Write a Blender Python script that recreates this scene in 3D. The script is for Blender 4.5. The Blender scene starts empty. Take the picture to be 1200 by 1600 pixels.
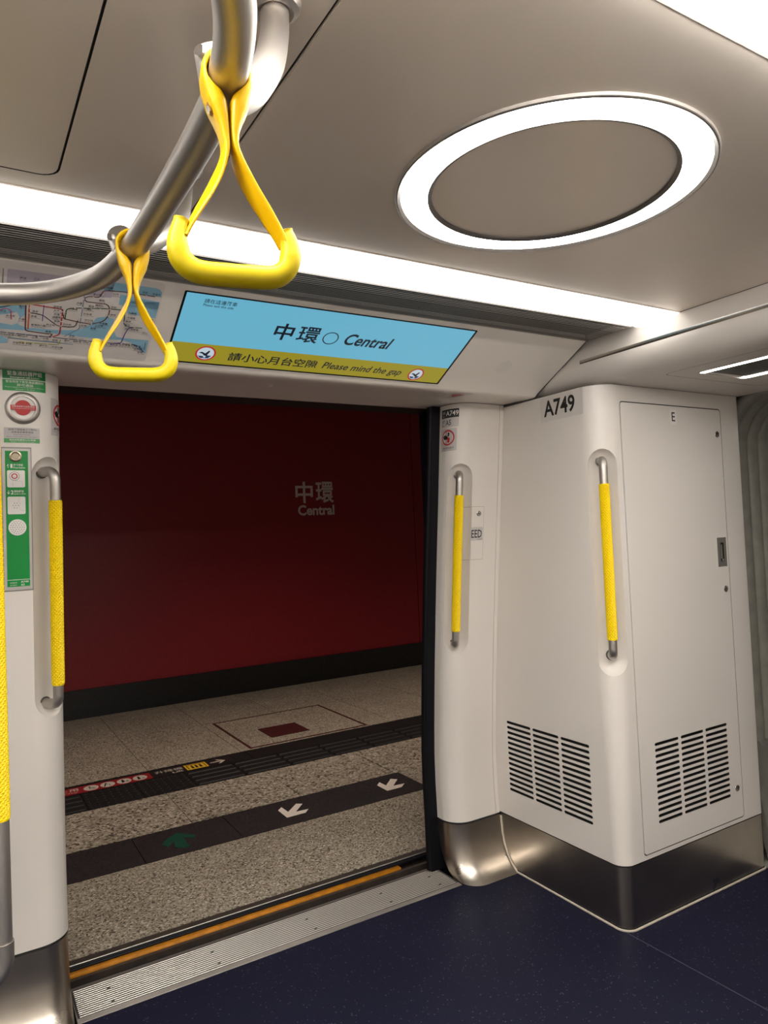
import bpy, bmesh, math, random
from mathutils import Vector, Matrix
from math import pi, sin, cos, radians
random.seed(7)
SC = bpy.context.scene
COL = SC.collection

# ------------------------------------------------------------------ camera, world, lights, exposure
FPX, YAW, PITCH, ROLL = 1118.15, radians(31.128), radians(1.8325), radians(-2.5766)
CAMZ = 1.5
F = Vector((sin(YAW) * cos(PITCH), cos(YAW) * cos(PITCH), sin(PITCH)))
r0 = Vector((cos(YAW), -sin(YAW), 0))
u0 = r0.cross(F)
R_ = r0 * cos(ROLL) + u0 * sin(ROLL)
U_ = -r0 * sin(ROLL) + u0 * cos(ROLL)
cam = bpy.data.objects.new('camera', bpy.data.cameras.new('camera'))
COL.objects.link(cam)
cam.matrix_world = Matrix(((R_.x, U_.x, -F.x, 0), (R_.y, U_.y, -F.y, 0), (R_.z, U_.z, -F.z, CAMZ), (0, 0, 0, 1)))
cam.data.sensor_width = 36
cam.data.lens = FPX / 1600 * 36
cam.data.clip_start = 0.02
SC.camera = cam

world = bpy.data.worlds.new('world')
SC.world = world
world.use_nodes = True
world.node_tree.nodes['Background'].inputs[0].default_value = (1.0, 0.80, 0.68, 1)
world.node_tree.nodes['Background'].inputs[1].default_value = 0.05
STRIP_E = 3.0      # the two long ceiling strips
OPP_E = 35.0
RING_E = 36.0       # the round ceiling light
STRIP_C = (1.0, 0.965, 0.91)
SC.view_settings.view_transform = 'Standard'
SC.view_settings.look = 'None'
SC.view_settings.gamma = 1
SC.view_settings.use_curve_mapping = False
SC.view_settings.exposure = 0.08
for px_ in (-1.0, 2.5, 6.0):                      # unseen lamps added to brighten the platform floor and lower wall
    la = bpy.data.lights.new('platform_fill', 'AREA'); la.shape = 'RECTANGLE'; la.size = 2.4; la.size_y = .25; la.energy = 15; la.spread = radians(95); la.color = (1, .86, .72)
    lo = bpy.data.objects.new('platform_fill', la); COL.objects.link(lo); lo.location = (px_, 4.7, 3.38)

# ------------------------------------------------------------------ materials
def srgb(r, g, b):
    f = lambda c: (c / 255 / 12.92) if c / 255 <= .04045 else ((c / 255 + .055) / 1.055) ** 2.4
    return (f(r), f(g), f(b), 1)
MATS = {}
def mat(name, col, rough=.5, metal=0, emit=None, es=0, coat=0, spec=None, noise=None, bump=None, rvar=None):
    m = bpy.data.materials.new(name)
    m.use_nodes = True
    nt = m.node_tree
    b = nt.nodes['Principled BSDF']
    c = col if len(col) == 4 else (*col, 1)
    b.inputs['Base Color'].default_value = c
    b.inputs['Roughness'].default_value = rough
    b.inputs['Metallic'].default_value = metal
    if coat: b.inputs['Coat Weight'].default_value = coat; b.inputs['Coat Roughness'].default_value = .12
    if spec is not None: b.inputs['Specular IOR Level'].default_value = spec
    if emit:
        b.inputs['Emission Color'].default_value = (*emit[:3], 1)
        b.inputs['Emission Strength'].default_value = es
    if noise or bump or rvar:
        tc = nt.nodes.new('ShaderNodeTexCoord')
        def nz(scale, stretch=(1, 1, 1), detail=3):
            mp = nt.nodes.new('ShaderNodeMapping'); mp.inputs['Scale'].default_value = stretch
            nt.links.new(tc.outputs['Object'], mp.inputs['Vector'])
            n = nt.nodes.new('ShaderNodeTexNoise'); n.inputs['Scale'].default_value = scale; n.inputs['Detail'].default_value = detail
            nt.links.new(mp.outputs[0], n.inputs['Vector'])
            return n
        if noise:
            n = nz(noise[0]); rp = nt.nodes.new('ShaderNodeValToRGB')
            k = noise[1]
            rp.color_ramp.elements[0].position = .3; rp.color_ramp.elements[1].position = .7
            rp.color_ramp.elements[0].color = (c[0] * (1 - k), c[1] * (1 - k), c[2] * (1 - k), 1)
            rp.color_ramp.elements[1].color = (min(1, c[0] * (1 + k)), min(1, c[1] * (1 + k)), min(1, c[2] * (1 + k)), 1)
            nt.links.new(n.outputs['Fac'], rp.inputs[0]); nt.links.new(rp.outputs[0], b.inputs['Base Color'])
        if bump:
            n = nz(bump[0], detail=2); bp = nt.nodes.new('ShaderNodeBump')
            bp.inputs['Strength'].default_value = bump[1]; bp.inputs['Distance'].default_value = bump[2]
            nt.links.new(n.outputs['Fac'], bp.inputs['Height']); nt.links.new(bp.outputs[0], b.inputs['Normal'])
        if rvar:
            n = nz(rvar[0], rvar[2]); mr = nt.nodes.new('ShaderNodeMapRange')
            mr.inputs['To Min'].default_value = rough - rvar[1]; mr.inputs['To Max'].default_value = rough + rvar[1]
            nt.links.new(n.outputs['Fac'], mr.inputs['Value']); nt.links.new(mr.outputs[0], b.inputs['Roughness'])
    MATS[name] = m
    return m
WHITE = mat('white_panel', (.69, .64, .59), .38, coat=.15, bump=(260, .02, .0004), noise=(3, .012))
WHITEG = mat('white_gloss_panel', (.86, .80, .735), .24, coat=.25, noise=(3, .012))
CEIL = mat('ceiling_silver_paint', (.76, .68, .60), .34, metal=.25, noise=(4, .02))
STEEL = mat('brushed_tube', (.54, .505, .47), .47, metal=1)
SKIRT = mat('brushed_skirting', (.50, .45, .39), .30, metal=1, noise=(6, .10), rvar=(9, .07, (1, 1, 1)))
ALU = mat('threshold_aluminium', (.34, .31, .285), .42, metal=.6, noise=(30, .06))
CHROME = mat('chrome', (.75, .73, .7), .12, metal=1)
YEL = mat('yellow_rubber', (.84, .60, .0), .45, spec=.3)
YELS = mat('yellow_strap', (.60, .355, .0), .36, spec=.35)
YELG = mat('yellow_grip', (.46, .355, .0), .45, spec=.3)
DARK = mat('dark_gap', (.012, .011, .010), .7)
RUBBER = mat('black_rubber', (.004, .004, .006), .5, spec=.2)
SLAT = mat('louvre_slat', (.42, .40, .375), .45)
SLATD = mat('louvre_dark', (.22, .21, .195), .5)
GREYD = mat('dark_grey_metal', (.11, .105, .095), .42, metal=.5)
GREYM = mat('louvre_grey', (.27, .25, .235), .4, metal=.6)
SEAL = mat('cream_sealant', (.50, .44, .36), .6)
LIGHT = mat('light_diffuser', (.9, .88, .84), .5, emit=STRIP_C, es=STRIP_E)
LIGHTO = mat('opposite_diffuser', (.9, .88, .84), .5, emit=STRIP_C, es=OPP_E)
LIGHTR = mat('ring_diffuser', (.9, .88, .84), .5, emit=(1, .955, .87), es=RING_E)
RIM = mat('ring_rim', (.16, .145, .135), .4, metal=.5)
BELL = mat('bellows_rubber', (.21, .20, .17), .5, noise=(14, .15))
BELLD = mat('bellows_guard', (.16, .15, .13), .5, noise=(14, .15))
ORANGE = mat('orange_strip', (.46, .17, .003), .5, noise=(25, .25))
DBROWN = mat('edge_rubber', (.035, .025, .02), .5, noise=(30, .3))
BWALL = mat('dark_red_enamel', (.21, .012, .016), .42)
SKIRTB = mat('black_granite', (.012, .012, .013), .35, noise=(40, .4))
REDS = mat('sign_red', (.46, .010, .012), .4)
GREEN = mat('sign_green', (.0, .23, .04), .4)
SWHITE = mat('sign_white', (.74, .70, .66), .45)
SGREY = mat('sticker_grey', (.50, .47, .46), .42)
SBLACK = mat('sign_black', (.01, .01, .01), .45)
SYEL = mat('sign_yellow', (.72, .42, .02), .5)
MSEA = mat('map_sea', (.28, .53, .69), .4)
MLAND = mat('map_land', (.72, .67, .64), .4)
MLIL = mat('map_lilac', (.49, .43, .50), .4)
MTXT = mat('map_text', (.06, .055, .07), .5)
LRED = mat('map_red', (.55, .03, .03), .5)
LORA = mat('map_orange', (.75, .16, .03), .5)
LGRN = mat('map_green', (.05, .12, .06), .5)
LBRN = mat('map_brown', (.14, .04, .03), .5)
LBLU = mat('map_blue', (.03, .03, .12), .5)
LSKY = mat('map_pale_blue', (.18, .28, .38), .5)
LPUR = mat('map_purple', (.14, .05, .30), .5)
LOLI = mat('map_olive', (.40, .42, .02), .5)
LPIN = mat('map_pink', (.70, .12, .22), .5)
def screen_mat(name, c, s=1.0):
    return mat(name, (.01, .01, .01), .25, emit=c, es=s * .88)
S_BLUE = screen_mat('screen_blue', srgb(104, 178, 205)[:3])
S_OLV = screen_mat('screen_olive', srgb(150, 138, 32)[:3])
S_BLK = screen_mat('screen_black', (.004, .008, .018))
S_WHT = screen_mat('screen_white', srgb(190, 205, 215)[:3])
S_RED = screen_mat('screen_red', srgb(175, 30, 40)[:3])
S_NAV = screen_mat('screen_navy', srgb(40, 55, 90)[:3])
WTXT = mat('wall_lettering', (.85, .70, .66), .5)

def speckle(name, base, cols, scale, rough, thr=None, spec=.5):
    """terrazzo: one random tone per small cell"""
    m = mat(name, base, rough, spec=spec)
    nt = m.node_tree; b = nt.nodes['Principled BSDF']
    tc = nt.nodes.new('ShaderNodeTexCoord')
    v = nt.nodes.new('ShaderNodeTexVoronoi'); v.inputs['Scale'].default_value = scale
    nt.links.new(tc.outputs['Object'], v.inputs['Vector'])
    sp = nt.nodes.new('ShaderNodeSeparateColor'); nt.links.new(v.outputs['Color'], sp.inputs[0])
    rp = nt.nodes.new('ShaderNodeValToRGB'); rp.color_ramp.interpolation = 'CONSTANT'
    e = rp.color_ramp.elements
    e[0].position = 0; e[0].color = (*cols[0][1], 1)
    e[1].position = cols[1][0]; e[1].color = (*cols[1][1], 1)
    for p, c in cols[2:]:
        k = e.new(p); k.color = (*c, 1)
    nt.links.new(sp.outputs[0], rp.inputs[0])
    n = nt.nodes.new('ShaderNodeTexNoise'); n.inputs['Scale'].default_value = 2.5
    nt.links.new(tc.outputs['Object'], n.inputs['Vector'])
    mx = nt.nodes.new('ShaderNodeMix'); mx.data_type = 'RGBA'; mx.blend_type = 'MULTIPLY'; mx.inputs[0].default_value = .35
    nt.links.new(rp.outputs[0], mx.inputs[6]); nt.links.new(n.outputs['Fac'], mx.inputs[7])
    hs = nt.nodes.new('ShaderNodeHueSaturation'); hs.inputs['Saturation'].default_value = .9; hs.inputs['Value'].default_value = 1.15
    nt.links.new(mx.outputs[2], hs.inputs['Color']); nt.links.new(hs.outputs[0], b.inputs['Base Color'])
    return m
TERR = speckle('terrazzo', (.3, .25, .2), [(0, (.075, .058, .042)), (.14, (.26, .215, .155)), (.45, (.355, .295, .22)), (.72, (.43, .365, .28)), (.92, (.60, .53, .43))], 150, .42)
TERRC = speckle('terrazzo_coarse', (.3, .25, .2), [(0, (.09, .07, .052)), (.16, (.28, .23, .17)), (.45, (.36, .30, .225)), (.72, (.43, .365, .28)), (.92, (.57, .50, .41))], 85, .38)
NAVY = speckle('navy_floor', (.02, .02, .04), [(0, (.0100, .0104, .027)), (.55, (.0112, .0116, .031)), (.80, (.0095, .0098, .026)), (.988, (.07, .07, .11))], 260, .48, spec=.09)
TACT = speckle('black_tactile', (.01, .01, .01), [(0, (.008, .0075, .008)), (.4, (.012, .011, .011)), (.75, (.017, .015, .015)), (.95, (.022, .020, .020))], 180, .5, spec=.25)
BANDM = speckle('black_slab', (.02, .018, .018), [(0, (.012, .011, .012)), (.4, (.024, .020, .021)), (.75, (.034, .028, .029)), (.95, (.05, .043, .043))], 180, .42)

def mosaic():
    m = BWALL; nt = m.node_tree; b = nt.nodes['Principled BSDF']
    tc = nt.nodes.new('ShaderNodeTexCoord')
    sw = nt.nodes.new('ShaderNodeSeparateXYZ'); cb = nt.nodes.new('ShaderNodeCombineXYZ')
    nt.links.new(tc.outputs['Object'], sw.inputs[0])
    nt.links.new(sw.outputs['X'], cb.inputs['X']); nt.links.new(sw.outputs['Z'], cb.inputs['Y'])
    br = nt.nodes.new('ShaderNodeTexBrick'); br.offset = 0
    br.inputs['Color1'].default_value = (.32, .012, .020, 1); br.inputs['Color2'].default_value = (.37, .015, .024, 1)
    br.inputs['Mortar'].default_value = (.22, .014, .018, 1)
    br.inputs['Scale'].default_value = 1; br.inputs['Brick Width'].default_value = .021; br.inputs['Row Height'].default_value = .021
    br.inputs['Mortar Size'].default_value = .0018; br.inputs['Bias'].default_value = 0
    nt.links.new(cb.outputs[0], br.inputs['Vector'])
    nt.links.new(br.outputs['Color'], b.inputs['Base Color'])
    bp = nt.nodes.new('ShaderNodeBump'); bp.invert = True; bp.inputs['Strength'].default_value = .3; bp.inputs['Distance'].default_value = .001
    nt.links.new(br.outputs['Fac'], bp.inputs['Height']); nt.links.new(bp.outputs[0], b.inputs['Normal'])
mosaic()

# ------------------------------------------------------------------ helpers
def tag(o, label=None, cat=None, group=None, kind=None):
    if label: o['label'] = label
    if cat: o['category'] = cat
    if group: o['group'] = group
    if kind: o['kind'] = kind
    return o
def link(name, me, mats, parent=None, smooth=40):
    o = bpy.data.objects.new(name, me)
    COL.objects.link(o)
    for m in (mats if isinstance(mats, (list, tuple)) else [mats]): me.materials.append(m)
    if parent:
        o.parent = parent
        o.matrix_parent_inverse = Matrix.Translation(parent.location).inverted() if parent.location.length else Matrix()
    if smooth:
        for p in me.polygons: p.use_smooth = True
        me.set_sharp_from_angle(angle=radians(smooth))
    return o
def empty(name, loc, label=None, cat=None, group=None, kind=None):
    o = bpy.data.objects.new(name, None); COL.objects.link(o); o.location = loc
    o.empty_display_size = .05
    return tag(o, label, cat, group, kind)
def mesh(name, verts, faces, mats, parent=None, smooth=40, idx=None, recalc=True):
    me = bpy.data.meshes.new(name)
    me.from_pydata([tuple(v) for v in verts], [], faces)
    if idx: me.polygons.foreach_set('material_index', idx)
    if recalc:
        bm = bmesh.new(); bm.from_mesh(me); bmesh.ops.recalc_face_normals(bm, faces=bm.faces); bm.to_mesh(me); bm.free()
    me.update()
    return link(name, me, mats, parent, smooth)
class MB:
    def __init__(s): s.v = []; s.f = []; s.m = []
    def add(s, v, f, mi=0):
        k = len(s.v); s.v += [tuple(q) for q in v]; s.f += [tuple(i + k for i in g) for g in f]; s.m += [mi] * len(f)
    def box(s, x0, y0, z0, x1, y1, z1, mi=0):
        s.add([(x0, y0, z0), (x1, y0, z0), (x1, y1, z0), (x0, y1, z0), (x0, y0, z1), (x1, y0, z1), (x1, y1, z1), (x0, y1, z1)],
              [(0, 3, 2, 1), (4, 5, 6, 7), (0, 1, 5, 4), (1, 2, 6, 5), (2, 3, 7, 6), (3, 0, 4, 7)], mi)
    def prism(s, pts, fn, h0, h1, mi=0):
        """pts: 2D outline, fn(u,v,h)->3D"""
        n = len(pts)
        s.add([fn(u, v, h0) for u, v in pts] + [fn(u, v, h1) for u, v in pts],
              [tuple(range(n))[::-1], tuple(range(n, 2 * n))] + [(i, (i + 1) % n, n + (i + 1) % n, n + i) for i in range(n)], mi)
    def build(s, name, mats, parent=None, smooth=40): return mesh(name, s.v, s.f, mats, parent, smooth, s.m)
def bevel(o, w=.002, seg=2, ang=40):
    bm = bmesh.new(); bm.from_mesh(o.data)
    es = [e for e in bm.edges if len(e.link_faces) == 2 and e.calc_face_angle(0) > radians(ang)]
    bmesh.ops.bevel(bm, geom=es, offset=w, segments=seg, affect='EDGES', clamp_overlap=True)
    bm.to_mesh(o.data); bm.free()
    for p in o.data.polygons: p.use_smooth = True
    o.data.set_sharp_from_angle(angle=radians(50))
    return o
def boolean(o, cutters, op='DIFFERENCE'):
    for c in cutters:
        md = o.modifiers.new('b', 'BOOLEAN'); md.object = c; md.operation = op; md.solver = 'EXACT'; md.material_mode = 'TRANSFER'
    dg = bpy.context.evaluated_depsgraph_get()
    me = bpy.data.meshes.new_from_object(o.evaluated_get(dg), depsgraph=dg)
    o.modifiers.clear()
    old = o.data; o.data = me; bpy.data.meshes.remove(old)
    for c in cutters: d = c.data; bpy.data.objects.remove(c); bpy.data.meshes.remove(d)
    for p in o.data.polygons: p.use_smooth = True
    o.data.set_sharp_from_angle(angle=radians(35))
    return o
def rrect(u0, v0, u1, v1, r, n=5):
    out = []
    for cx, cy, a in ((u1 - r, v1 - r, 0), (u0 + r, v1 - r, 90), (u0 + r, v0 + r, 180), (u1 - r, v0 + r, 270)):
        for k in range(n + 1):
            t = radians(a + 90 * k / n); out.append((cx + r * cos(t), cy + r * sin(t)))
    return out
def circ(cx, cy, r, n=24, ry=None):
    return [(cx + r * cos(2 * pi * k / n), cy + (ry or r) * sin(2 * pi * k / n)) for k in range(n)]
def catmull(P, n=8):
    P = [Vector(p) for p in P]; Q = [P[0] * 2 - P[1]] + P + [P[-1] * 2 - P[-2]]; out = []
    for i in range(1, len(Q) - 2):
        for k in range(n):
            t = k / n; a, b, c, d = Q[i - 1:i + 3]
            out.append(.5 * ((2 * b) + (c - a) * t + (2 * a - 5 * b + 4 * c - d) * t * t + (3 * b - a - 3 * c + d) * t ** 3))
    return out + [P[-1]]
def sweep(mb, path, rad, seg=20, rfun=None, ref=None, cap=True, mi=0, sup=2.0):
    """rad: radius or (half thickness along N, half width along B) or a list of such per point"""
    path = [Vector(p) for p in path]; n = len(path); V = []
    N = None
    for i, p in enumerate(path):
        T = (path[min(i + 1, n - 1)] - path[max(i - 1, 0)]).normalized()
        if ref is not None: B = Vector(ref[i] if isinstance(ref, list) else ref); B = (B - T * B.dot(T)).normalized(); N = B.cross(T)
        else:
            if N is None:
                N = T.orthogonal().normalized()
            N = (N - T * N.dot(T)).normalized(); B = T.cross(N)
        r = rad[i] if isinstance(rad, list) else rad
        a, b = r if isinstance(r, tuple) else (r, r)
        for k in range(seg):
            t = 2 * pi * k / seg; c, s = cos(t), sin(t)
            if sup != 2:
                c = math.copysign(abs(c) ** (2 / sup), c); s = math.copysign(abs(s) ** (2 / sup), s)
            d = rfun(i, k) if rfun else 0
            V.append(p + N * (a + d) * c + B * (b + d) * s)
    Fc = [(i * seg + k, i * seg + (k + 1) % seg, (i + 1) * seg + (k + 1) % seg, (i + 1) * seg + k) for i in range(n - 1) for k in range(seg)]
    if cap: Fc += [tuple(range(seg))[::-1], tuple((n - 1) * seg + k for k in range(seg))]
    mb.add(V, Fc, mi)
def tube(name, path, r, m, parent=None, seg=20):
    mb = MB(); sweep(mb, path, r, seg); return mb.build(name, m, parent, 50)
def arcbend(p0, p1, p2, r, n=8):
    """points of a fillet of radius r at corner p1"""
    p0, p1, p2 = Vector(p0), Vector(p1), Vector(p2)
    a = (p0 - p1).normalized(); b = (p2 - p1).normalized(); ang = a.angle(b); d = r / math.tan(ang / 2)
    c = p1 + (a + b).normalized() * (r / sin(ang / 2)); s = p1 + a * d; e = p1 + b * d
    out = []
    for k in range(n + 1):
        t = k / n; w = pi - ang
        out.append(c + ((s - c) * sin((1 - t) * w) + (e - c) * sin(t * w)) / sin(w))
    return out
def knurl(name, path, r, m, parent):
    """rubber sleeve with raised diamonds; path = dense straight-ish polyline"""
    P = [Vector(p) for p in path]; L = sum((P[i + 1] - P[i]).length for i in range(len(P) - 1))
    rows = max(4, int(L / .0115)); N = rows * 4; nd = 11; seg = nd * 4; out = []
    cum = [0]
    for i in range(len(P) - 1): cum.append(cum[-1] + (P[i + 1] - P[i]).length)
    j = 0
    for k in range(N + 1):
        s = L * k / N
        while j < len(P) - 2 and cum[j + 1] < s: j += 1
        out.append(P[j].lerp(P[j + 1], (s - cum[j]) / (cum[j + 1] - cum[j])))
    tri = lambda x: 1 - abs((x % 1) * 2 - 1)
    def rf(i, k):
        if i < 2 or i > N - 2: return .0004
        u, v = k / 4, i / 4
        return .0030 * min(tri((u + v)), tri((u - v))) - .0004
    mb = MB(); sweep(mb, out, r, seg, rf); o = mb.build(name, m, parent, 0)
    return o
# text -------------------------------------------------------------
_tc = {}
def glyphs(body, bold=0.0, res=2):
    key = (body, bold, res)
    if key in _tc: return _tc[key]
    c = bpy.data.curves.new('t', 'FONT'); c.body = body; c.resolution_u = res; c.offset = bold
    o = bpy.data.objects.new('t', c); COL.objects.link(o)
    dg = bpy.context.evaluated_depsgraph_get(); dg.update()
    me = o.evaluated_get(dg).to_mesh()
    v = [(p.co.x, p.co.y) for p in me.vertices]; f = [tuple(p.vertices) for p in me.polygons]
    o.evaluated_get(dg).to_mesh_clear()
    bpy.data.objects.remove(o); bpy.data.curves.remove(c)
    _tc[key] = (v, f); return v, f
class Decal:
    """flat print laid on a surface fn(u, v, h) -> 3D point, h = height above the surface"""
    def __init__(s, fn, h=.0004): s.fn = fn; s.h = h; s.mb = MB(); s.mats = []
    def mi(s, m):
        if m not in s.mats: s.mats.append(m)
        return s.mats.index(m)
    def H(s, layer): return s.h * (1 + layer)
    def poly(s, pts, m, layer=0): s.mb.add([s.fn(u, v, s.H(layer)) for u, v in pts], [tuple(range(len(pts)))], s.mi(m))
    def rect(s, u0, v0, u1, v1, m, layer=0, n=1):
        for k in range(n):
            a = u0 + (u1 - u0) * k / n; b = u0 + (u1 - u0) * (k + 1) / n
            s.poly([(a, v0), (b, v0), (b, v1), (a, v1)], m, layer)
    def ring(s, cx, cy, r0, r1, m, layer=0, n=28):
        a = circ(cx, cy, r0, n); b = circ(cx, cy, r1, n)
        V = [s.fn(u, v, s.H(layer)) for u, v in a + b]
        s.mb.add(V, [(i, (i + 1) % n, n + (i + 1) % n, n + i) for i in range(n)], s.mi(m))
    def line(s, pts, w, m, layer=0):
        for (a, b) in zip(pts, pts[1:]):
            d = Vector((b[0] - a[0], b[1] - a[1]))
            if d.length < 1e-6: continue
            d.normalize(); n = Vector((-d.y, d.x)) * w / 2; e = d * w * .35
            s.poly([(a[0] - n.x - e.x, a[1] - n.y - e.y), (b[0] - n.x + e.x, b[1] - n.y + e.y), (b[0] + n.x + e.x, b[1] + n.y + e.y), (a[0] + n.x - e.x, a[1] + n.y - e.y)], m, layer)
    def text(s, body, u0, v0, u1, v1, m, layer=1, bold=0.0, shear=0.0, res=2):
        """fit the printed words into the box; u1 or v1 None keeps the letter shape"""
        v, f = glyphs(body, bold, res)
        if not v: return
        v = [(x + y * shear, y) for x, y in v]
        x0 = min(p[0] for p in v); x1 = max(p[0] for p in v); y0 = min(p[1] for p in v); y1 = max(p[1] for p in v)
        if u1 is None: sy = (v1 - v0) / (y1 - y0); sx = sy
        elif v1 is None: sx = (u1 - u0) / (x1 - x0); sy = sx
        else: sx = (u1 - u0) / (x1 - x0); sy = (v1 - v0) / (y1 - y0)
        s.mb.add([s.fn(u0 + (x - x0) * sx, v0 + (y - y0) * sy, s.H(layer)) for x, y in v], f, s.mi(m))
    def build(s, name, parent=None):
        o = mesh(name, s.mb.v, s.mb.f, s.mats, parent, 0, s.mb.m, recalc=False)
        if name == 'lettering': o['kind'] = 'stuff'          # tiny print, too small to pick apart
        return o
def plate(name, fn, pts, h0, h1, m, parent, smooth=40):
    mb = MB(); mb.prism(pts, fn, h0, h1); return mb.build(name, m, parent, smooth)

# ------------------------------------------------------------------ car cross-section
PROF = [(0.0, 2.448), (.02, 2.482), (.057, 2.516), (.12, 2.543), (.225, 2.555), (.483, 2.562), (.862, 2.528), (1.294, 2.480), (1.69, 2.430), (2.045, 2.388)]
def Y0(z):
    if z <= 0: return PROF[0][1]
    for (a, ya), (b, yb) in zip(PROF, PROF[1:]):
        if z <= b:
            return ya + (yb - ya) * (z - a) / (b - a)
    return PROF[-1][1] + (z - 2.045) * -.118
_sm = {}
def YS(z):
    k = round(z, 4)
    if k not in _sm:
        w = .012 if z < .2 else .10
        _sm[k] = sum(Y0(max(0, z + w * t)) for t in (-1, -.5, 0, .5, 1)) / 5 if z > .03 else Y0(z)
    return _sm[k]
CX = 1.0625                      # middle of the doorway
SIDE, RC = 1.825, .09
XC = SIDE + RC
def jamb_pt(s, z, h, mirror=False, ys=YS):
    """s = x on the flat face; past XC it runs round the corner into the door reveal"""
    y = ys(z)
    if mirror: s = 2 * CX - s
    if s >= XC: p = (s, y - h)
    else:
        t = (XC - s) / RC
        if t <= pi / 2: p = (XC - (RC + h) * sin(t), y + RC - (RC + h) * cos(t))
        else: p = (SIDE - h, y + RC + (XC - s - RC * pi / 2))
    return (2 * CX - p[0] if mirror else p[0], p[1], z)
REV = .03
def jamb_outline(z, x_end, inset=0, mirror=False, ys=YS):
    y = ys(z); pts = [(x_end, y + .13), (x_end, y + inset)]
    for k in range(11):
        t = pi / 2 * k / 10
        pts.append((XC - (RC - inset) * sin(t), y + RC - (RC - inset) * cos(t)))
    pts += [(SIDE + inset, y + RC + REV), (SIDE + inset, y + .13)]
    if mirror: pts = [(2 * CX - x, yy) for x, yy in pts]
    return [(x, yy, z) for x, yy in pts]
def loft(rings):
    n = len(rings[0]); V = [p for r in rings for p in r]
    Fc = [(i * n + k, i * n + (k + 1) % n, (i + 1) * n + (k + 1) % n, (i + 1) * n + k) for i in range(len(rings) - 1) for k in range(n)]
    Fc += [tuple(range(n))[::-1], tuple((len(rings) - 1) * n + k for k in range(n))]
    return V, Fc
def levels(a, b, n): return [a + (b - a) * k / n for k in range(n + 1)]
def capsule(path_fn, z0, z1, r, name='cut'):
    """rounded trough cutter following path_fn(z)->(x,y)"""
    pts, rad = [], []
    for k in range(9):
        t = pi / 2 * k / 8; pts.append(z0 + r - r * cos(t)); rad.append(max(r * sin(t), .0006))
    for k in range(1, 12): pts.append(z0 + r + (z1 - z0 - 2 * r) * k / 12); rad.append(r)
    for k in range(9):
        t = pi / 2 * k / 8; pts.append(z1 - r + r * sin(t)); rad.append(max(r * cos(t), .0006))
    rings = []
    for z, rr in zip(pts, rad):
        x, y = path_fn(z)
        rings.append([(x + rr * cos(2 * pi * k / 32), y + rr * sin(2 * pi * k / 32), z) for k in range(32)])
    V, Fc = loft(rings)
    return mesh(name, V, Fc, WHITE, None, 40)

# ================================================================== STRUCTURE
# --- car floor
floor = mesh('floor', [(-4, -.5, -.04), (2.96, -.5, -.04), (2.96, 2.51, -.04), (-4, 2.51, -.04), (-4, -.5, 0), (2.96, -.5, 0), (2.96, 2.51, 0), (-4, 2.51, 0)],
             [(0, 3, 2, 1), (4, 5, 6, 7), (0, 1, 5, 4), (1, 2, 6, 5), (2, 3, 7, 6), (3, 0, 4, 7)], NAVY, None, 0)
tag(floor, kind='structure')
mb = MB(); sweep(mb, [(2.08, 2.44, .0006), (2.12, -.4, .0006)], (.002, .0006), 6, ref=(0, 0, 1)); w = mb.build('floor_seam', mat('floor_weld', (.05, .05, .08), .5), floor)

# --- ceiling: flat silver panels with dark joints
ceiling = mesh('ceiling', [(-4, .59, 2.206), (2.10, .59, 2.206), (2.10, 1.51, 2.206), (-4, 1.51, 2.206), (-4, .59, 2.24), (2.10, .59, 2.24), (2.10, 1.51, 2.24), (-4, 1.51, 2.24)],
               [(0, 3, 2, 1), (4, 5, 6, 7), (0, 1, 5, 4), (1, 2, 6, 5), (2, 3, 7, 6), (3, 0, 4, 7)], DARK, None, 0)
tag(ceiling, kind='structure')
mb = MB(); mb.box(.4495, .598, 2.2, 2.097, 1.506, 2.206); bevel(mb.build('ceiling_panel', CEIL, ceiling), .0015)
mb = MB(); mb.box(-2.6, .598, 2.2, .4445, 1.506, 2.206)
pn = mb.build('ceiling_panel', CEIL, ceiling)
cut = plate('cut', lambda u, v, h: (u, v, h), rrect(-.80, .66, .1845, 1.442, .035), 2.19, 2.22, DARK, None)
boolean(pn, [cut])
plate('hatch_panel', lambda u, v, h: (u, v, h), rrect(-.796, .664, .1805, 1.438, .032), 2.2, 2.206, CEIL, ceiling)
mb = MB(); mb.box(-4, .598, 2.2, -2.605, 1.506, 2.206); mb.build('ceiling_panel', CEIL, ceiling)
# the curve of the ceiling's own reveal beside the strips
# --- header over the doors, louvre strip and light cove, both sides of the car
def side_profile(pts, x0, x1, m, name, parent, mirror, smooth=40):
    f = (lambda y: 2.1 - y) if mirror else (lambda y: y)
    n = len(pts)
    V = [(x, f(y), z) for x in (x0, x1) for y, z in pts]
    Fc = [tuple(range(n))[::-1], tuple(range(n, 2 * n))] + [(i, (i + 1) % n, n + (i + 1) % n, n + i) for i in range(n)]
    return mesh(name, V, Fc, m, parent, smooth)
HB = Vector((0, 2.185, 2.045)); HA = Vector((0, 1.897, 2.2))
HV = (HA - HB).normalized(); HN = Vector((0, -HV.z, HV.y))   # faces down and inward
if HN.z > 0: HN = -HN
def hdr(u, v, h): p = HB + HV * v + HN * h; return (u, p.y, p.z)
def header_profile():
    P = [(HA.y, HA.z + .004), (HA.y, HA.z)]
    # straight face, then rounded lower edge into the soffit
    for k in range(1, 6):
        q = HA.lerp(HB + HV * .012, k / 5); P.append((q.y, q.z))
    P += [(2.180, 2.0455), (2.187, 2.0415), (2.197, 2.039), (2.21, 2.038), (2.24, 2.0385), (2.30, 2.042), (2.38, 2.045), (2.585, 2.047), (2.585, 2.12), (2.3, 2.24), (1.9, 2.24)]
    return P
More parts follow.
